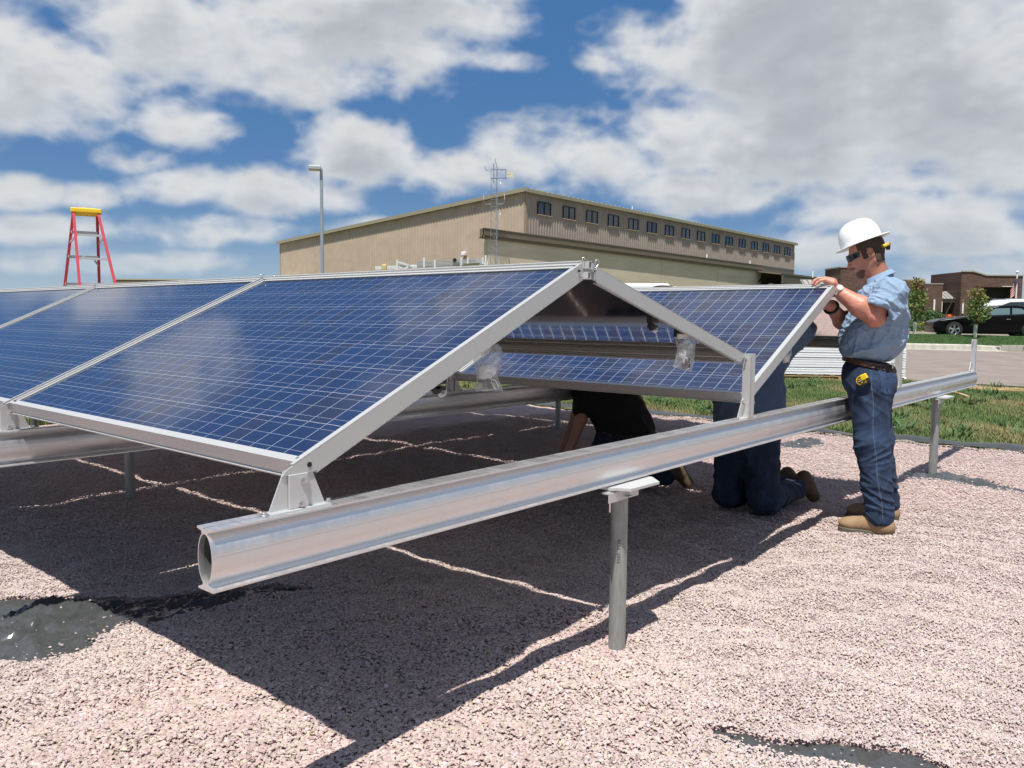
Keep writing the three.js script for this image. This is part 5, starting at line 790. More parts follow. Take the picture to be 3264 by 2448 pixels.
// ───────────── street furniture ─────────────
{
  const t = thing('lamp_post', 'grey parking lot lamp post with a box head in front of the tan building', 'lamp post', [17.36, terr(17.36, -23.5), -23.5]);
  const H = 6.72 - terr(17.36, -23.5); part(t, 'pole', cyl(.055, .072, H, 12, 0, H / 2, 0), std([.36, .41, .45], .5, .4)); part(t, 'base', cyl(.2, .2, .5, 16, 0, .25, 0), std([.5, .5, .48], .9));
  const hd = new THREE.Group(); hd.name = 'lamp_head'; hd.position.set(0, H, 0); hd.rotation.y = -.62; t.add(hd);
  part(hd, 'housing', [rbx(.44, .15, .34, .03, -.24, .03, .02), bx(.09, .07, .09, -.0, .02, 0)], std([.42, .46, .46], .5, .3)); part(hd, 'lens', bx(.36, .02, .26, -.25, -.052, .02), std([.55, .48, .30], .3));
}
{
  const t = thing('radio_mast', 'thin lattice radio mast with antennas in front of the tan building', 'antenna mast', [36.5, 0, -32.0]); t.rotation.y = Math.atan2(-.76, .65);
  const gm = std([.26, .30, .35], .5, .5), wm = M.white, S = .00423, P = (x, y, z = 0) => v((x - 330) * S, 11.06 - (y - 50) * S, z);
  const legs = [[-.20, 0], [.20, .02], [.13, -.25]]; for (const [x, z] of legs) part(t, 'leg', rod(v(x, .5, z), v(x, 10.45, z), .016, .016, 6), gm);
  const br = []; for (let y = .6, i = 0; y < 10.2; y += .42, i++) { const a = legs[0], c = legs[1], e = legs[2]; br.push(rod(v(a[0], y, a[1]), v(c[0], y + (i % 2 ? .42 : 0), c[1]), .006, .006, 4), rod(v(c[0], y, c[1]), v(e[0], y + .42, e[1]), .006, .006, 4), rod(v(e[0], y, e[1]), v(a[0], y + .42, a[1]), .006, .006, 4), rod(v(a[0], y + .42, a[1]), v(c[0], y + (i % 2 ? 0 : .42), c[1]), .006, .006, 4)); } stuff(t, 'brace', new THREE.Mesh(mg(br), gm));
  part(t, 'cross_arm', bar(P(275, 205), P(505, 203), .05, .05), gm); part(t, 'cross_arm', bar(P(275, 330), P(500, 326), .05, .05), gm); part(t, 'arm_post', bar(P(496, 200), P(493, 330), .05, .05, v(0, 0, 1)), gm);
  part(t, 'grid_antenna', [bar(P(520, 232), P(610, 250), .015, .02), bar(P(515, 312), P(605, 322), .015, .02), bar(P(515, 225), P(515, 315), .03, .03, v(0, 0, 1)), bar(P(608, 250), P(606, 322), .015, .015, v(0, 0, 1)), bx(.36, .30, .01, (560 - 330) * S, 11.06 - 222 * S, 0), bar(P(500, 268), P(560, 268), .03, .03)], std([.60, .58, .42], .7));
  part(t, 'mast_pole', rod(P(322, 395), P(320, 115), .03), gm); part(t, 'mast_pole', rod(P(372, 190), P(345, 85), .022), gm); part(t, 'top_antenna', cyl(.055, .045, .17, 12).translate(10 * S, 11.0, 0), std([.66, .68, .64], .5));
  part(t, 'curved_arm', tube([P(285, 232), P(225, 218), P(198, 190), P(193, 150)], .018, 6), gm); part(t, 'whip_antenna', rod(P(193, 155), P(190, 75), .012), wm); part(t, 'whip_antenna', rod(P(440, 195), P(440, 105), .012), wm);
  part(t, 'curved_arm', tube([P(375, 245), P(420, 240), P(440, 215), P(440, 190)], .014, 6), gm); part(t, 'white_box', rbx(.10, .16, .10, .03, (424 - 330) * S, 11.06 - 355 * S, 0), wm); part(t, 'white_box', rbx(.08, .16, .10, .03, (420 - 330) * S, 11.06 - 797 * S, 0), wm);
  part(t, 'curved_arm', tube([P(280, 700), P(205, 700), P(180, 670), P(176, 630)], .014, 6), gm); part(t, 'whip_antenna', rod(P(176, 640), P(173, 570), .012), wm); part(t, 'curved_arm', tube([P(375, 700), P(450, 695), P(478, 665), P(480, 630)], .016, 6), gm); part(t, 'whip_antenna', rod(P(480, 640), P(479, 550), .014), wm);
}
{
  const gy = terr(69, -9); const t = thing('flagpole', 'white flagpole at the far right edge', 'flagpole', [69.2, gy, -8.95]); part(t, 'pole', cyl(.05, .07, 5.0 - gy, 10, 0, (5.0 - gy) / 2, 0), M.white); part(t, 'finial', new THREE.SphereGeometry(.1, 12, 8).translate(0, 5.05 - gy, 0), M.white);
  const cv = document.createElement('canvas'); cv.width = 240; cv.height = 130; const c = cv.getContext('2d'); for (let i = 0; i < 13; i++) { c.fillStyle = i % 2 ? '#e8e4e0' : '#a01c28'; c.fillRect(0, i * 10, 240, 10); } c.fillStyle = '#1c2650'; c.fillRect(0, 0, 96, 70); c.fillStyle = '#e8e4e0'; for (let r = 0; r < 9; r++) for (let k = 0; k < (r % 2 ? 5 : 6); k++) { c.beginPath(); c.arc(8 + k * 16 + (r % 2 ? 8 : 0), 6 + r * 7.2, 2.2, 0, 7); c.fill(); }
  const ft = new THREE.CanvasTexture(cv); ft.colorSpace = THREE.SRGBColorSpace;
  const f = new THREE.PlaneGeometry(1.5, .9, 24, 14), p = f.attributes.position; for (let i = 0; i < p.count; i++) { const u = (p.getX(i) + .75) / 1.5, q = p.getY(i); p.setXYZ(i, -u * .52 - .06 * Math.sin(u * 9), q - u * 1.05 + .15 * u * q, .16 * Math.sin(u * 8 + q * 2)); } f.computeVertexNormals();
  const fl = new THREE.Mesh(f, std([1, 1, 1], .8, 0, { map: ft, side: THREE.DoubleSide })); fl.name = 'flag'; fl.position.set(69.14, 4.25, -8.9); fl.rotation.y = Math.atan2(-.76, .65); scene.add(fl); tag(fl, 'striped red and white flag with a blue corner hanging from the flagpole', 'flag');
}
// ───────────── vehicles ─────────────
function wheel(parent, x, y, z, r, w, rim, n = 5) {
  const t = part(parent, 'wheel', new THREE.LatheGeometry([[r * .62, -w / 2], [r * .9, -w / 2], [r, -w * .34], [r, w * .34], [r * .9, w / 2], [r * .62, w / 2]].map(p => new THREE.Vector2(...p)), 32).rotateX(Math.PI / 2), M.blackMatte); t.position.set(x, y, z);
  const g = [cyl(r * .17, r * .17, .05, 16).rotateX(Math.PI / 2).translate(0, 0, w * .42), new THREE.TorusGeometry(r * .60, r * .06, 8, 32).translate(0, 0, w * .40)]; for (let i = 0; i < n; i++) { const a = i / n * 6.2832 + .3; g.push(bar(v(0, 0, w * .40), v(Math.cos(a) * r * .6, Math.sin(a) * r * .6, w * .40), r * .20, .03, v(0, 0, 1))); }
  part(t, 'rim', g, rim); part(t, 'rim_barrel', cyl(r * .60, r * .60, .02, 24).rotateX(Math.PI / 2), M.black);
}
function car(name, label, pos, ry, P) {
  const t = thing(name, label, 'car', pos, ry);
  const s = new THREE.Shape(); P.body.forEach((q, i) => { if (q === 'F' || q === 'R') { const cx = q === 'F' ? 0 : P.base; s.absarc(cx, P.r, P.r * 1.12, -Math.PI * .06, Math.PI * 1.06, false); } else i ? s.lineTo(...q) : s.moveTo(...q); });
  const bo = { bevelEnabled: true, bevelSize: .07, bevelThickness: .12, bevelSegments: 4, curveSegments: 14 };
  const hw = P.w / 2 - .12; part(t, 'body', toCreasedNormals(new THREE.ExtrudeGeometry(s, { depth: hw * 2, ...bo }).translate(0, 0, -hw), .7), P.paint);
  const gh_ = new THREE.Shape(P.cab.map(q => new THREE.Vector2(...q))); const cw = P.w / 2 - .26; const cg = new THREE.ExtrudeGeometry(gh_, { depth: cw * 2, bevelEnabled: true, bevelSize: .05, bevelThickness: .10, bevelSegments: 3 }).translate(0, 0, -cw); part(t, 'cabin', toCreasedNormals(cg, .7), P.paint);
  P.win.forEach(wp => { for (const sd of [1, -1]) { const g = ext(wp, .02).translate(0, 0, sd > 0 ? cw + .088 : -cw - .108); part(t, 'side_window', g, P.glass || winGlass); } });
  if (P.screen) for (const q of P.screen) part(t, q[4], bar(v(q[0], q[1], 0), v(q[2], q[3], 0), P.w - .62, .03, v(0, 1, 0)), winGlass);
  for (const x of [0, P.base]) for (const z of [P.w / 2 - .12, -P.w / 2 + .12]) wheel(t, x, P.r, z, P.r, .22, P.rim);
  for (const e of P.extra || []) part(t, e[0], e[1], e[2]);
  return t;
}
const blackPaint = new THREE.MeshPhysicalMaterial({ color: lin(.004, .004, .005), roughness: .22, specularIntensity: .3 });
const whitePaint = new THREE.MeshPhysicalMaterial({ color: lin(.72, .72, .72), roughness: .35, clearcoat: .7, clearcoatRoughness: .1 });
const chrome = std([.75, .75, .76], .12, 1);
car('parked_car', 'black coupe with bright alloy wheels parked behind the lawn', [39.53, .60, -7.03], Math.atan2(-.90, .435), {
  base: 2.98, r: .355, w: 1.92, paint: blackPaint, rim: chrome,
  body: [[-.70, .28], [-.79, .46], [-.76, .62], [-.55, .72], [.2, .83], [.75, .89], [2.4, .97], [3.3, 1.02], [3.95, .99], [4.08, .85], [4.05, .50], [3.95, .32], 'R', [2.5, .24], [.5, .24], 'F', [-.5, .26]].reduce((a, q) => (a.push(q), a), []).slice(0),
  cab: [[.78, .88], [1.50, 1.30], [1.85, 1.385], [2.45, 1.385], [2.9, 1.30], [3.55, 1.0], [3.4, .90]],
  win: [[[1.18, .98], [1.62, 1.29], [2.18, 1.31], [2.2, .99]], [[2.28, .99], [2.27, 1.31], [2.62, 1.29], [2.95, 1.06], [2.9, 1.0]]],
  screen: [[.74, .92, 1.5, 1.37, 'windscreen'], [2.95, 1.36, 3.6, 1.04, 'rear_window']],
  glass: new THREE.MeshPhysicalMaterial({ color: lin(.16, .25, .27), roughness: .1, clearcoat: .5 }),
  extra: [['marker_light', rbx(.16, .05, .04, .01, -.62, .48, .94), std([.75, .25, .02], .4)], ['headlight', rbx(.06, .10, .3, .03, -.80, .58, .6), std([.3, .3, .3], .2)], ['door_handle', rbx(.16, .03, .03, .01, 2.1, .82, .98), chrome], ['mirror', rbx(.14, .11, .18, .04, 1.25, 1.02, .98), blackPaint], ['fuel_cap', cyl(.09, .09, .03, 16).rotateX(Math.PI / 2).translate(3.35, .93, .97), chrome]],
});
car('parked_suv', 'white car standing behind the black coupe', [51.7, .92, -4.45], Math.atan2(-2.27, 1.93) + Math.PI, {
  base: 2.85, r: .36, w: 1.9, paint: whitePaint, rim: chrome,
  body: [[-.85, .35], [-.92, .75], [-.7, .95], [.6, 1.05], [3.7, 1.08], [3.85, .8], [3.75, .38], 'R', [2.4, .28], [.5, .28], 'F', [-.5, .30]],
  cab: [[.5, 1.0], [1.25, 1.48], [1.9, 1.58], [3.0, 1.55], [3.6, 1.35], [3.85, 1.05], [3.6, .98]],
  win: [[[.95, 1.08], [1.38, 1.42], [1.95, 1.48], [1.95, 1.08]], [[2.05, 1.08], [2.05, 1.48], [2.95, 1.46], [3.35, 1.3], [3.4, 1.1]]],
  screen: [[.48, 1.06, 1.25, 1.56, 'windscreen']], extra: [['roof_rack', [bar(v(1.6, 1.66, .6), v(3.1, 1.64, .6), .04, .03), bar(v(1.6, 1.66, -.6), v(3.1, 1.64, -.6), .04, .03)], chrome], ['tail_light', rbx(.08, .28, .14, .03, 3.84, .95, .85), std([.5, .03, .02], .3)]],
});
{ // white van behind the array, only its roof shows
  const t = thing('parked_van', 'white van whose roof and rear window top show above the held panel', 'van', [16.45, terr(16.4, -8.9), -8.85]); t.rotation.y = Math.atan2(-.76, .65);
  const g0 = terr(16.4, -8.9), top = 2.155 - g0;
  part(t, 'body', rbx(2.4, top - .35, 3.2, .10, -.75, .35 + (top - .35) / 2, -1.2, 4), whitePaint); part(t, 'rear_body', rbx(1.0, top - .42, 2.8, .14, .22, .35 + (top - .42) / 2, -1.0, 4), whitePaint);
  part(t, 'window_seal', [tube([v(-.07, top - .55, .41), v(-.07, top - .22, .41), v(.02, top - .10, .41), v(.5, top - .10, .41), v(.62, top - .2, .41), v(.66, top - .55, .41)], .022, 6, 40), bx(.03, .3, .03, .3, top - .3, .42)], M.black);
  part(t, 'rear_window', bx(.66, .34, .03, .3, top - .30, .395), winGlass); part(t, 'brake_light', bx(.14, .03, .03, .25, top - .075, .41), std([.6, .03, .02], .3));
  for (const x of [-1.3, .4]) wheel(t, x, .36, .3, .36, .2, M.plateAlu);
}
{ // utility truck with an equipment rack above the ridge of the first row
  const t = thing('utility_truck', 'utility truck with white racks and a diamond plate box behind the foreground panel', 'truck', [16.35, terr(16.4, -16.7), -16.7]); t.rotation.y = Math.atan2(-.76, .65); const g0 = terr(16.4, -16.7);
  const wm = std([.66, .68, .66], .5, .1), P = (px, py, z = 0) => v((px - 930) * .0144, 2.95 - (py - 574) * .0144 - g0, z);
  part(t, 'service_body', rbx(3.8, 1.5, 2.0, .06, -.1, 1.35, -1), whitePaint); part(t, 'cab', rbx(1.6, 1.7, 1.9, .15, -2.6, 1.3, -1), whitePaint);
  part(t, 'rack_beam', bar(P(815, 585), P(1058, 573), .08, .10), wm); part(t, 'rack_beam', bar(P(870, 580, -.3), P(1000, 575, -.3), .06, .06), wm);
  const dp = tex(256, 64, (u, q, x, y) => { const a = ((x % 16) - 8) / 8, b = ((y % 16) - 8) / 8, d = Math.min(Math.abs(a + b) + .4 * Math.abs(a - b), 2); const c = d < .75 ? .92 : .42; return [c, c, c * .98]; });
  const bxg = bar(P(905, 576.5, -.1), P(1032, 569.5, -.1), .3, .165); const uv = bxg.attributes.uv; for (let i = 0; i < uv.count; i++) uv.setXY(i, uv.getX(i) * 4, uv.getY(i) * 1); part(t, 'diamond_plate_box', bxg, std([.95, .95, .95], .45, .15, { map: dp })); part(t, 'mesh_end', bar(P(1032, 570, -.1), P(1046, 569, -.1), .3, .15), std([.45, .47, .48], .6, .5));
  for (const [x, a, c] of [[863, 571, 586], [921, 566, 580], [944, 571, 582], [988, 567, 577], [1001, 565, 577], [1053, 560, 577], [1112, 562, 572]]) if (x < 1060) part(t, 'rack_post', bar(P(x, c + 3, .05), P(x, a - 4, .05), .06, .06, v(0, 0, 1)), wm);
  for (const [x, a, c] of [[1015, 561, 575], [1047, 560, 575], [848, 580, 588]]) part(t, 'rack_post', bar(P(x, c, .05), P(x, a, .05), .05, .05, v(0, 0, 1)), wm);
  part(t, 'boom', bar(P(866, 572, .05), P(900, 583, .05), .05, .06), wm); part(t, 'boom', bar(P(880, 586, .05), P(890, 579, .05), .05, .05), wm); part(t, 'hydraulic_head', [rbx(.16, .20, .14, .04, (835 - 930) * .0144, 2.80 - g0, .05), rod(P(830, 585, .05), P(838, 576, .05), .02)], std([.55, .42, .20], .6));
  part(t, 'fitting', [rbx(.10, .14, .12, .02, (992 - 930) * .0144, 2.93 - g0, .12), rbx(.08, .10, .1, .02, (1005 - 930) * .0144, 2.86 - g0, .12), rbx(.06, .06, .1, .02, (1030 - 930) * .0144, 2.84 - g0, .12)], std([.16, .15, .13], .7)); part(t, 'pulley', cyl(.06, .06, .06, 14).rotateX(Math.PI / 2).translate((987 - 930) * .0144, 3.05 - g0, .1), M.black); part(t, 'rope_bundle', [bar(P(1003, 577, .08), P(1040, 574, .08), .08, .05)], std([.12, .13, .06], .8));
  for (const x of [-2.4, 1.2]) wheel(t, x, .42, .1, .42, .25, M.plateAlu);
}
// ───────────── stepladder ─────────────
{
  const t = thing('step_ladder', 'red fibreglass stepladder with a yellow top standing behind the panels', 'ladder', [2.72, 0, -7.92]); t.rotation.y = Math.atan2(-.367, .93);
  const red = std([.50, .055, .075], .5), H = 2.40, alu = std([.62, .62, .60], .45, .6), top = y => y, cap_ = std([.80, .53, .02], .45);
  part(t, 'top_cap', [rbx(.31, .052, .17, .012, 0, H + .015, -.0), rbx(.27, .03, .13, .008, .0, H - .02, 0)], cap_); part(t, 'cap_tray', rbx(.14, .012, .10, .004, .02, H + .042, 0), cap_);
  const leg = (tx, tz, bx2, bz) => [bar(v(tx, H - .01, tz), v(bx2, 0, bz), .030, .052, v(0, 0, 1))];
  const N = [[-.125, .05, -.02, .62], [.118, .05, .555, .62]], F = [[-.128, -.05, -.46, -.60], [.108, -.05, .115, -.60]];
  N.forEach(q => part(t, 'rear_rail', leg(...q), red)); F.forEach(q => part(t, 'front_rail', [...leg(...q), bar(v(q[0] + .012, H - .01, q[1] + .02), v(q[2] + .012, 0, q[3] + .02), .006, .075, v(0, 0, 1))], red));
  const on = (q, y) => { const k = 1 - y / H; return v(lerp(q[0], q[2], k), y, lerp(q[1], q[3], k)); };
  for (const y of [.32, .63, .94, 1.30, 1.61, 1.915, 2.185]) { const a = on(F[0], y), b = on(F[1], y); part(t, 'step', bar(a, b, .078, .028), alu); }
  for (const y of [.75, 1.34, 1.60, 1.88, 2.14]) part(t, 'brace_bar', bar(on(N[0], y).add(v(0, 0, .01)), on(N[1], y).add(v(0, 0, .01)), .012, .024), alu);
  for (const y of [1.60, 1.88]) part(t, 'corner_brace', bar(on(F[1], y).add(v(-.04, 0, .03)), on(F[1], y - .06).add(v(0, 0, .03)), .01, .02), alu);
  part(t, 'spreader', [bar(on(N[1], 2.13), on(F[1], 2.06), .012, .022), bar(on(N[0], 2.13), on(F[0], 2.06), .012, .022)], alu);
}
// ───────────── pallet of stacked frames, boards, scrap ─────────────
{
  const A = v(15.2, 0, -4.95), B = v(16.55, 0, -2.92), d = B.clone().sub(A), L = d.length(), ry = Math.atan2(-d.z, d.x), y0 = terr(15.8, -4);
  const pal = thing('wooden_pallet', 'long wooden pallet on the grass under the stacked white frames', 'pallet', [A.x, y0, A.z], ry), wood = std([.52, .37, .19], .85, 0, { map: noiseMap([.9, .88, .85], .25, 7, 81) });
  for (const x of [.04, L * .5, L - .06]) for (const z of [-.05, -.65, -1.25]) part(pal, 'block', bx(.09, .07, .09, x, .035, z), wood); for (const z of [-.05, -.65, -1.25]) part(pal, 'stringer', bx(L, .025, .09, L / 2, .083, z), wood); for (let i = 0; i < 8; i++) part(pal, 'deck_board', bx(.09, .018, 1.3, .05 + i * (L - .1) / 7, .105, -.65), wood);
  const strap = thing('green_strap', 'bright green strap end hanging from the pallet under the white stack', 'strap', [A.x, y0, A.z], ry); part(strap, 'strap_band', [bx(.05, .13, .006, L * .79, .075, .012), bx(.09, .012, .03, L * .80, .135, .01)], std([.03, .62, .10], .6));
  const al = std([.86, .87, .87], .5, .0); let first = null;
  for (let i = 0; i < 11; i++) {
    const y = y0 + .118 + i * .0505; let f;
    if (!first) { f = first = thing('panel_frame', '', 'panel frame', [A.x, y, A.z], ry, 'white frames stacked on the pallet'); part(f, 'side_rail', [bx(L, .038, .004, L / 2, .022, 0), bx(L, .004, .035, L / 2, .043, -.016)], al); part(f, 'side_rail', [bx(L, .038, .004, L / 2, .022, -1.28)], al); part(f, 'end_rail', [bx(.004, .030, 1.28, L - .002, .024, -.64), bx(.05, .036, .06, L + .01, .022, -.02)], al); part(f, 'end_rail', bx(.004, .038, 1.28, .002, .022, -.64), al); part(f, 'sheet', bx(L, .003, 1.28, L / 2, .010, -.64), M.blackMatte); part(f, 'corner_clip', bx(.045, .03, .05, L + .012, .0, -.12), M.blackMatte); }
    else { f = first.clone(); f.name = numbered('panel_frame'); f.position.set(A.x + .012 * (R() - .5), y, A.z + .012 * (R() - .5)); scene.add(f); }
    f.userData = { ...first.userData, label: `white aluminium frame lying ${['lowest, directly on the pallet boards', 'second from the bottom of the stack', 'third from the bottom of the stack', 'fourth from the bottom of the stack', 'fifth from the bottom of the stack', 'in the very middle of the stack', 'fifth from the top of the stack', 'fourth from the top of the stack', 'third from the top of the stack', 'second from the top of the stack', 'topmost on the stack beside the road'][i]}` };
  }
  const boards = [[[14.9, -2.05], [16.2, .9], .09, .055, 'pale timber board lying at the edge of the road at far right'], [[15.05, -1.75], [15.75, .9], .14, .035, 'second pale timber board lying flat in front of the first at the road edge'], [[14.75, -1.75], [13.65, -1.18], .06, .03, 'short pale stick of wood lying crooked in the weeds']];
  for (const [a, b, w, h, lb] of boards) { const g = bar(v(a[0], terr(...a) + h / 2 + .03, a[1]), v(b[0], terr(...b) + h / 2 + .03, b[1]), w, h); const m = new THREE.Mesh(g, std([.62, .44, .24], .8, 0, { map: noiseMap([.92, .9, .86], .2, 4, 88) })); m.name = numbered('timber_board'); scene.add(m); tag(m, lb, 'board'); }
  { const g = new THREE.PlaneGeometry(.34, .2, 8, 6).rotateX(-Math.PI / 2), p = g.attributes.position; for (let i = 0; i < p.count; i++) p.setY(i, .05 + .05 * n2(p.getX(i) * 9, p.getZ(i) * 11) + .04 * Math.exp(-(p.getX(i) ** 2) * 40)); g.computeVertexNormals(); const m = new THREE.Mesh(g, std([.72, .73, .74], .6, 0, { side: THREE.DoubleSide })); m.name = numbered('plastic_scrap'); m.position.set(15.9, terr(15.9, -3.1) + .04, -2.85); m.rotation.y = -.6; scene.add(m); tag(m, 'crumpled white scrap of plastic lying in the grass beside the stack', 'scrap'); }
}
// ───────────── trees, shrubs, flowers, grass ─────────────
function leafCloud(n, fn, size, seed) { const r = rng(seed), P = [], N = []; const a = new V3(), b = new V3(), c = new V3(); for (let i = 0; i < n; i++) { const q = fn(r); if (!q) continue; a.set(r() - .5, r() - .5, r() - .5).normalize(); b.set(r() - .5, r() - .5, r() - .5).cross(a).normalize(); c.crossVectors(a, b); const s = size * (.6 + .8 * r()); const p0 = q.clone().addScaledVector(a, -s), p1 = q.clone().addScaledVector(b, s * .5), p2 = q.clone().addScaledVector(a, s), p3 = q.clone().addScaledVector(b, -s * .5); for (const k of [p0, p1, p2, p0, p2, p3]) { P.push(k.x, k.y, k.z); N.push(-c.x, -c.y, -c.z); } } const g = new THREE.BufferGeometry(); g.setAttribute('position', new THREE.Float32BufferAttribute(P, 3)); g.setAttribute('normal', new THREE.Float32BufferAttribute(N, 3)); return g; }
const leafMat = (r, g, b) => new THREE.MeshPhysicalMaterial({ color: lin(r, g, b), roughness: .8, transmission: .35, thickness: 0, side: THREE.DoubleSide });
function sapling(label, x, z, h, seed) {
  const gy = terr(x, z) + .1, t = thing('young_tree', label, 'tree', [x, gy, z]), r = rng(seed);
  part(t, 'trunk', rod(v(0, 0, 0), v(.05, h * .8, .02), .05, .02, 8), std([.10, .075, .05], .9)); part(t, 'trunk_guard', cyl(.07, .07, .75, 10, .0, .38, .0), std([.62, .60, .50], .7));
  const tips = []; for (let i = 0; i < 16; i++) { const y = h * (.28 + .6 * i / 16), a = i * 2.4 + r(), l = h * (.07 + .12 * (1 - i / 17) * (.7 + .6 * r())); const e = v(Math.cos(a) * l, y + l * .75, Math.sin(a) * l); tips.push(e); part(t, 'branch', rod(v(.03, y, .01), e, .015, .006, 5), std([.10, .075, .05], .9)); }
  tips.push(v(.05, h * .93, 0), v(.02, h * .84, .05)); const mk = (lo, hi, n, m, sd) => part(t, 'crown', leafCloud(n, q => { const e = tips[Math.floor(q() * tips.length)]; const k = Math.pow(q(), .6); const p = v(e.x * k + (q() - .5) * .42, lerp(e.y - .3, e.y, k) + (q() - .5) * .42, e.z * k + (q() - .5) * .42); return p.y > h * lo && p.y < h * hi ? p : null; }, .075, sd), m);
  mk(.2, .72, 620, leafMat(.12, .20, .03), seed + 1); mk(.3, .9, 360, leafMat(.19, .21, .025), seed + 2); mk(.74, 1.1, 170, leafMat(.24, .14, .04), seed + 3);
  return t;
}
sapling('young tree with reddish top leaves just right of the standing man', 38.0, -8.07, 2.95, 301);
sapling('young tree with orange tinted leaves in front of the glazed entrance', 37.5, -5.58, 2.5, 402);
{ const pole = thing('leaning_prop', 'thin black prop leaning over the front of the black coupe', 'prop', [0, 0, 0]); part(pole, 'prop_shaft', rod(v(42.9, terr(42.9, -8.4) + .05, -8.35), v(43.8, 2.62, -7.72), .035, .03, 8), M.blackMatte); }
{ const s = thing('tree_stake', 'short white marker stake in the lawn right of the standing man', 'stake', [37.7, terr(37.7, -8.25) + .1, -8.25]); part(s, 'post', bx(.07, .8, .05, 0, .4, 0, [0, 0, .08]), std([.66, .66, .6], .7)); }
function shrub(label, x, z, w, h, n, m, seed, cat = 'shrub', nm = 'shrub') { const gy = terr(x, z); const t = thing(nm, label, cat, [x, gy, z]); part(t, 'foliage', leafCloud(n, q => { const a = q() * 6.28, k = Math.sqrt(q()), yy = q(); const s = Math.sqrt(1 - yy * yy * .9); return v(Math.cos(a) * k * w * s, yy * h, Math.sin(a) * k * w * .8 * s); }, .10, seed), m); part(t, 'stem', [rod(v(0, 0, 0), v(.1, h * .6, 0), .03, .015, 5), rod(v(0, 0, 0), v(-.2, h * .6, .1), .03, .015, 5)], std([.08, .06, .04], .9)); return t; }
shrub('dark green bush between the young tree and the brick building', 57.5, -12.0, 1.5, 1.25, 1500, leafMat(.06, .13, .03), 501);
shrub('green bush left of the orange flowers', 60.2, -13.0, 1.8, 1.1, 1500, leafMat(.08, .16, .03), 502);
shrub('row of yellow flowers at the edge of the lawn', 53.6, -11.0, 1.6, .55, 1300, leafMat(.52, .40, .02), 503, 'flowers', 'flower_bed');
shrub('low green plants under the yellow flowers', 53.2, -11.2, 2.1, .42, 1200, leafMat(.06, .11, .02), 504, 'plants', 'ground_cover');
shrub('bed of orange flowers behind the black coupe', 61.0, -11.9, 1.5, .95, 1600, leafMat(.60, .14, .01), 505, 'flowers', 'flower_bed');
shrub('second bed of orange flowers nearer the entrance', 62.5, -10.2, 1.3, .9, 1200, leafMat(.52, .13, .012), 506, 'flowers', 'flower_bed');
shrub('green bush at the foot of the entrance pier behind the coupe', 63.2, -9.6, 1.2, 1.3, 1000, leafMat(.045, .085, .02), 507);
{ const t = thing('dark_tree', 'dark green tree at the far right edge behind the flagpole', 'tree', [88, terr(88, -9), -8.2]); part(t, 'trunk', rod(v(0, 0, 0), v(.1, 3, 0), .2, .1, 8), std([.09, .07, .05], .9)); part(t, 'crown', leafCloud(3000, q => { const a = q() * 6.28, k = Math.sqrt(q()), yy = q(); return v(Math.cos(a) * k * 2.6 * Math.sin(yy * 3), .8 + yy * 4.2, Math.sin(a) * k * 2.2 * Math.sin(yy * 3)); }, .22, 601), leafMat(.03, .055, .015)); }
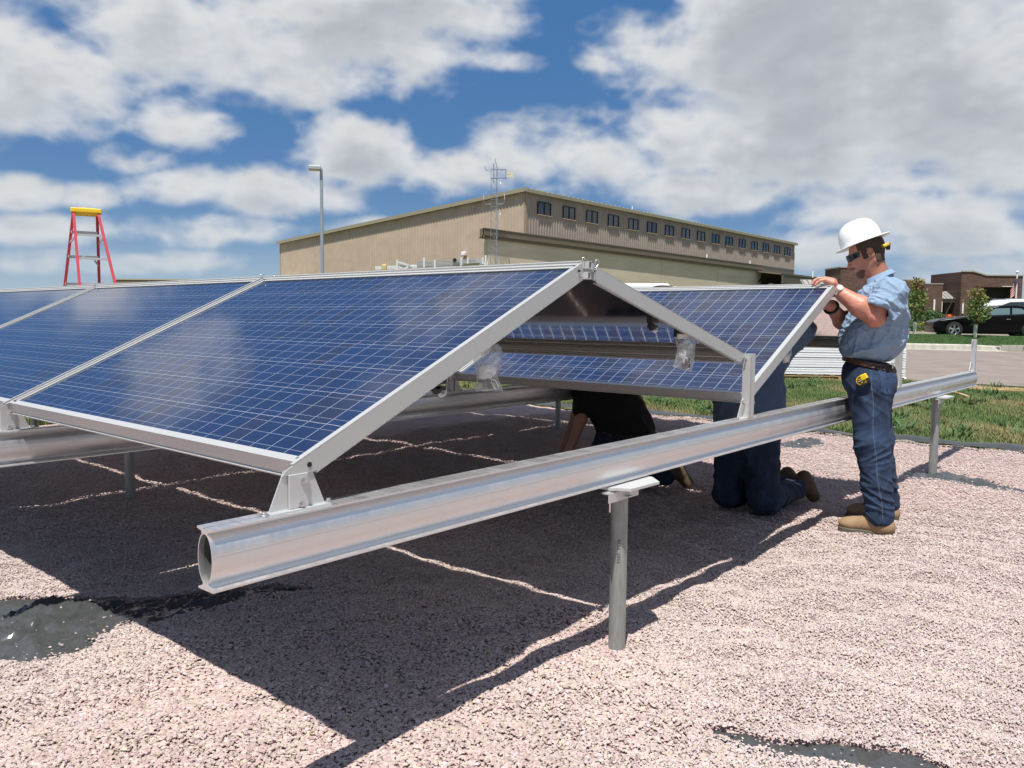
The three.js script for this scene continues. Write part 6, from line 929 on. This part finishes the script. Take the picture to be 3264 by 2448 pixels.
// grass and weeds
{
  const blade = (n, seed, lean) => { const r = rng(seed), P = []; for (let i = 0; i < n; i++) { const a = r() * 6.283, d = .6 * r(), h = .55 + .6 * r(), l = lean * (.3 + r()), w = .045 + .03 * r(), ca = Math.cos(a), sa = Math.sin(a), x = d * Math.cos(a * 3.1) * .6, z = d * Math.sin(a * 3.1) * .6; const q = (t, s) => [x + ca * l * t * t + -sa * w * s * (1 - t * .85), h * (t - .18 * l * t * t), z + sa * l * t * t + ca * w * s * (1 - t * .85)]; const A = q(0, 1), B = q(0, -1), C = q(.5, 1), D = q(.5, -1), E = q(1, 0); P.push(...A, ...B, ...C, ...C, ...B, ...D, ...C, ...D, ...E); } const g = new THREE.BufferGeometry(); g.setAttribute('position', new THREE.Float32BufferAttribute(P, 3)); g.computeVertexNormals(); return g; };
  const mat = new THREE.MeshPhysicalMaterial({ color: lin(1, 1, 1), roughness: .75, transmission: .3, thickness: 0, side: THREE.DoubleSide });
  const field = (name, label, geo, spots, colf) => { const im = new THREE.InstancedMesh(geo, mat, spots.length), m = new THREE.Matrix4(), q = new THREE.Quaternion(), e = new THREE.Euler(), c = new THREE.Color(); spots.forEach((s, i) => { e.set((s[4] - .5) * .5, s[3], (s[5] - .5) * .5); q.setFromEuler(e); m.compose(v(s[0], s[1], s[2]), q, v(s[6], s[7], s[6])); im.setMatrixAt(i, m); c.setRGB(...colf(s)); im.setColorAt(i, c); }); stuff(scene, name, im); tag(im, label); return im; };
  const r = rng(1717), near = [], weeds = [], lawn = [];
  const low = z => 16.9 + 0.35 * Math.sin(z * 0.5 + 1.0) * 0.7 + 0.10 * n2(z * 2.5, 1.1) - (z < -3 ? (z + 3) * -0.12 : 0);
  for (let i = 0; i < 125000; i++) { const z = -10.5 + 13 * r(), x = 7.9 + 9.6 * Math.pow(r(), 1.15); if (x < gravelEdge(z) + .10 || x > low(z) - .1) continue; if (x > 14.2 && z > -2.4 && low(z) - x < 1.6) { if (r() > .06) continue; } const e = x - gravelEdge(z), dens = .35 + .65 * sstep(.1, 1.2, e) + .5 * n2(x * .9, z * .9); if (r() > dens) continue; const k = .055 + .055 * r() + .04 * Math.max(0, n2(x * .7 + 9, z * .7)); near.push([x, terr(x, z) - .03, z, r() * 6.28, r(), r(), k * (.9 + .4 * r()), k, r(), .5 + .9 * n2(x * .8, z * .8 + 3) - .35 * sstep(1.3, .2, e)]); }
  for (let i = 0; i < 420; i++) { const z = -10 + 12.5 * r(), x = 8.2 + 8.8 * r(); if (x < gravelEdge(z) + .3 || x > low(z) - .4 || n2(x * .6 + 3, z * .6) < -.05) continue; for (let j = 0; j < 6; j++) { const k = .12 + .12 * r(); weeds.push([x + .12 * (r() - .5), terr(x, z) - .03, z + .12 * (r() - .5), r() * 6.28, r() * 1.2, r() * 1.2, k * 1.2, k, r(), .9]); } }
  for (let i = 0; i < 9000; i++) { const z = -9.5 + 3.0 * r(), x = -3.5 + 11 * r(); if (z > BED.z0 + .1) continue; const k = .10 + .12 * r(); near.push([x, terr(x, z) - .03, z - .2, r() * 6.28, r(), r(), k, k, r(), .6]); }
  for (let i = 0; i < 60000; i++) { const t = r() * 22, b = .32 + 5.0 * r(); const x = 31 + .418 * t + .909 * b - 5 * .418, z = -9.6 + .909 * t - .418 * b - 5 * .909; if (z > -2.5 + b * .05) continue; const k = .035 + .025 * r(); lawn.push([x, terr(x, z) + .12 + .19 * sstep(1.5, 5, b), z, r() * 6.28, r(), r(), k * 1.8, k, r(), .5 + .5 * n2(x * .6, z * .6)]); }
  const mix = (s, A, B) => { const t = clamp(s[9] + .28 + .35 * (s[8] - .5)); return [lerp(B[0], A[0], t), lerp(B[1], A[1], t), lerp(B[2], A[2], t)]; };
  field('grass', 'rough half dry grass between the gravel bed and the road', blade(6, 71, .5), near, s => mix(s, [.12, .195, .04], [.36, .29, .13]));
  field('weeds', 'taller green weed clumps scattered in the rough grass', blade(8, 72, .8), weeds, s => mix(s, [.07, .15, .03], [.12, .17, .04]));
  field('lawn_grass', 'mown green lawn behind the curb', blade(6, 73, .5), lawn, s => mix(s, [.055, .135, .022], [.09, .16, .035]));
}

scene.traverse(o => { if (o.isMesh) { o.castShadow = true; o.receiveShadow = true; } });
renderer.render(scene, camera);
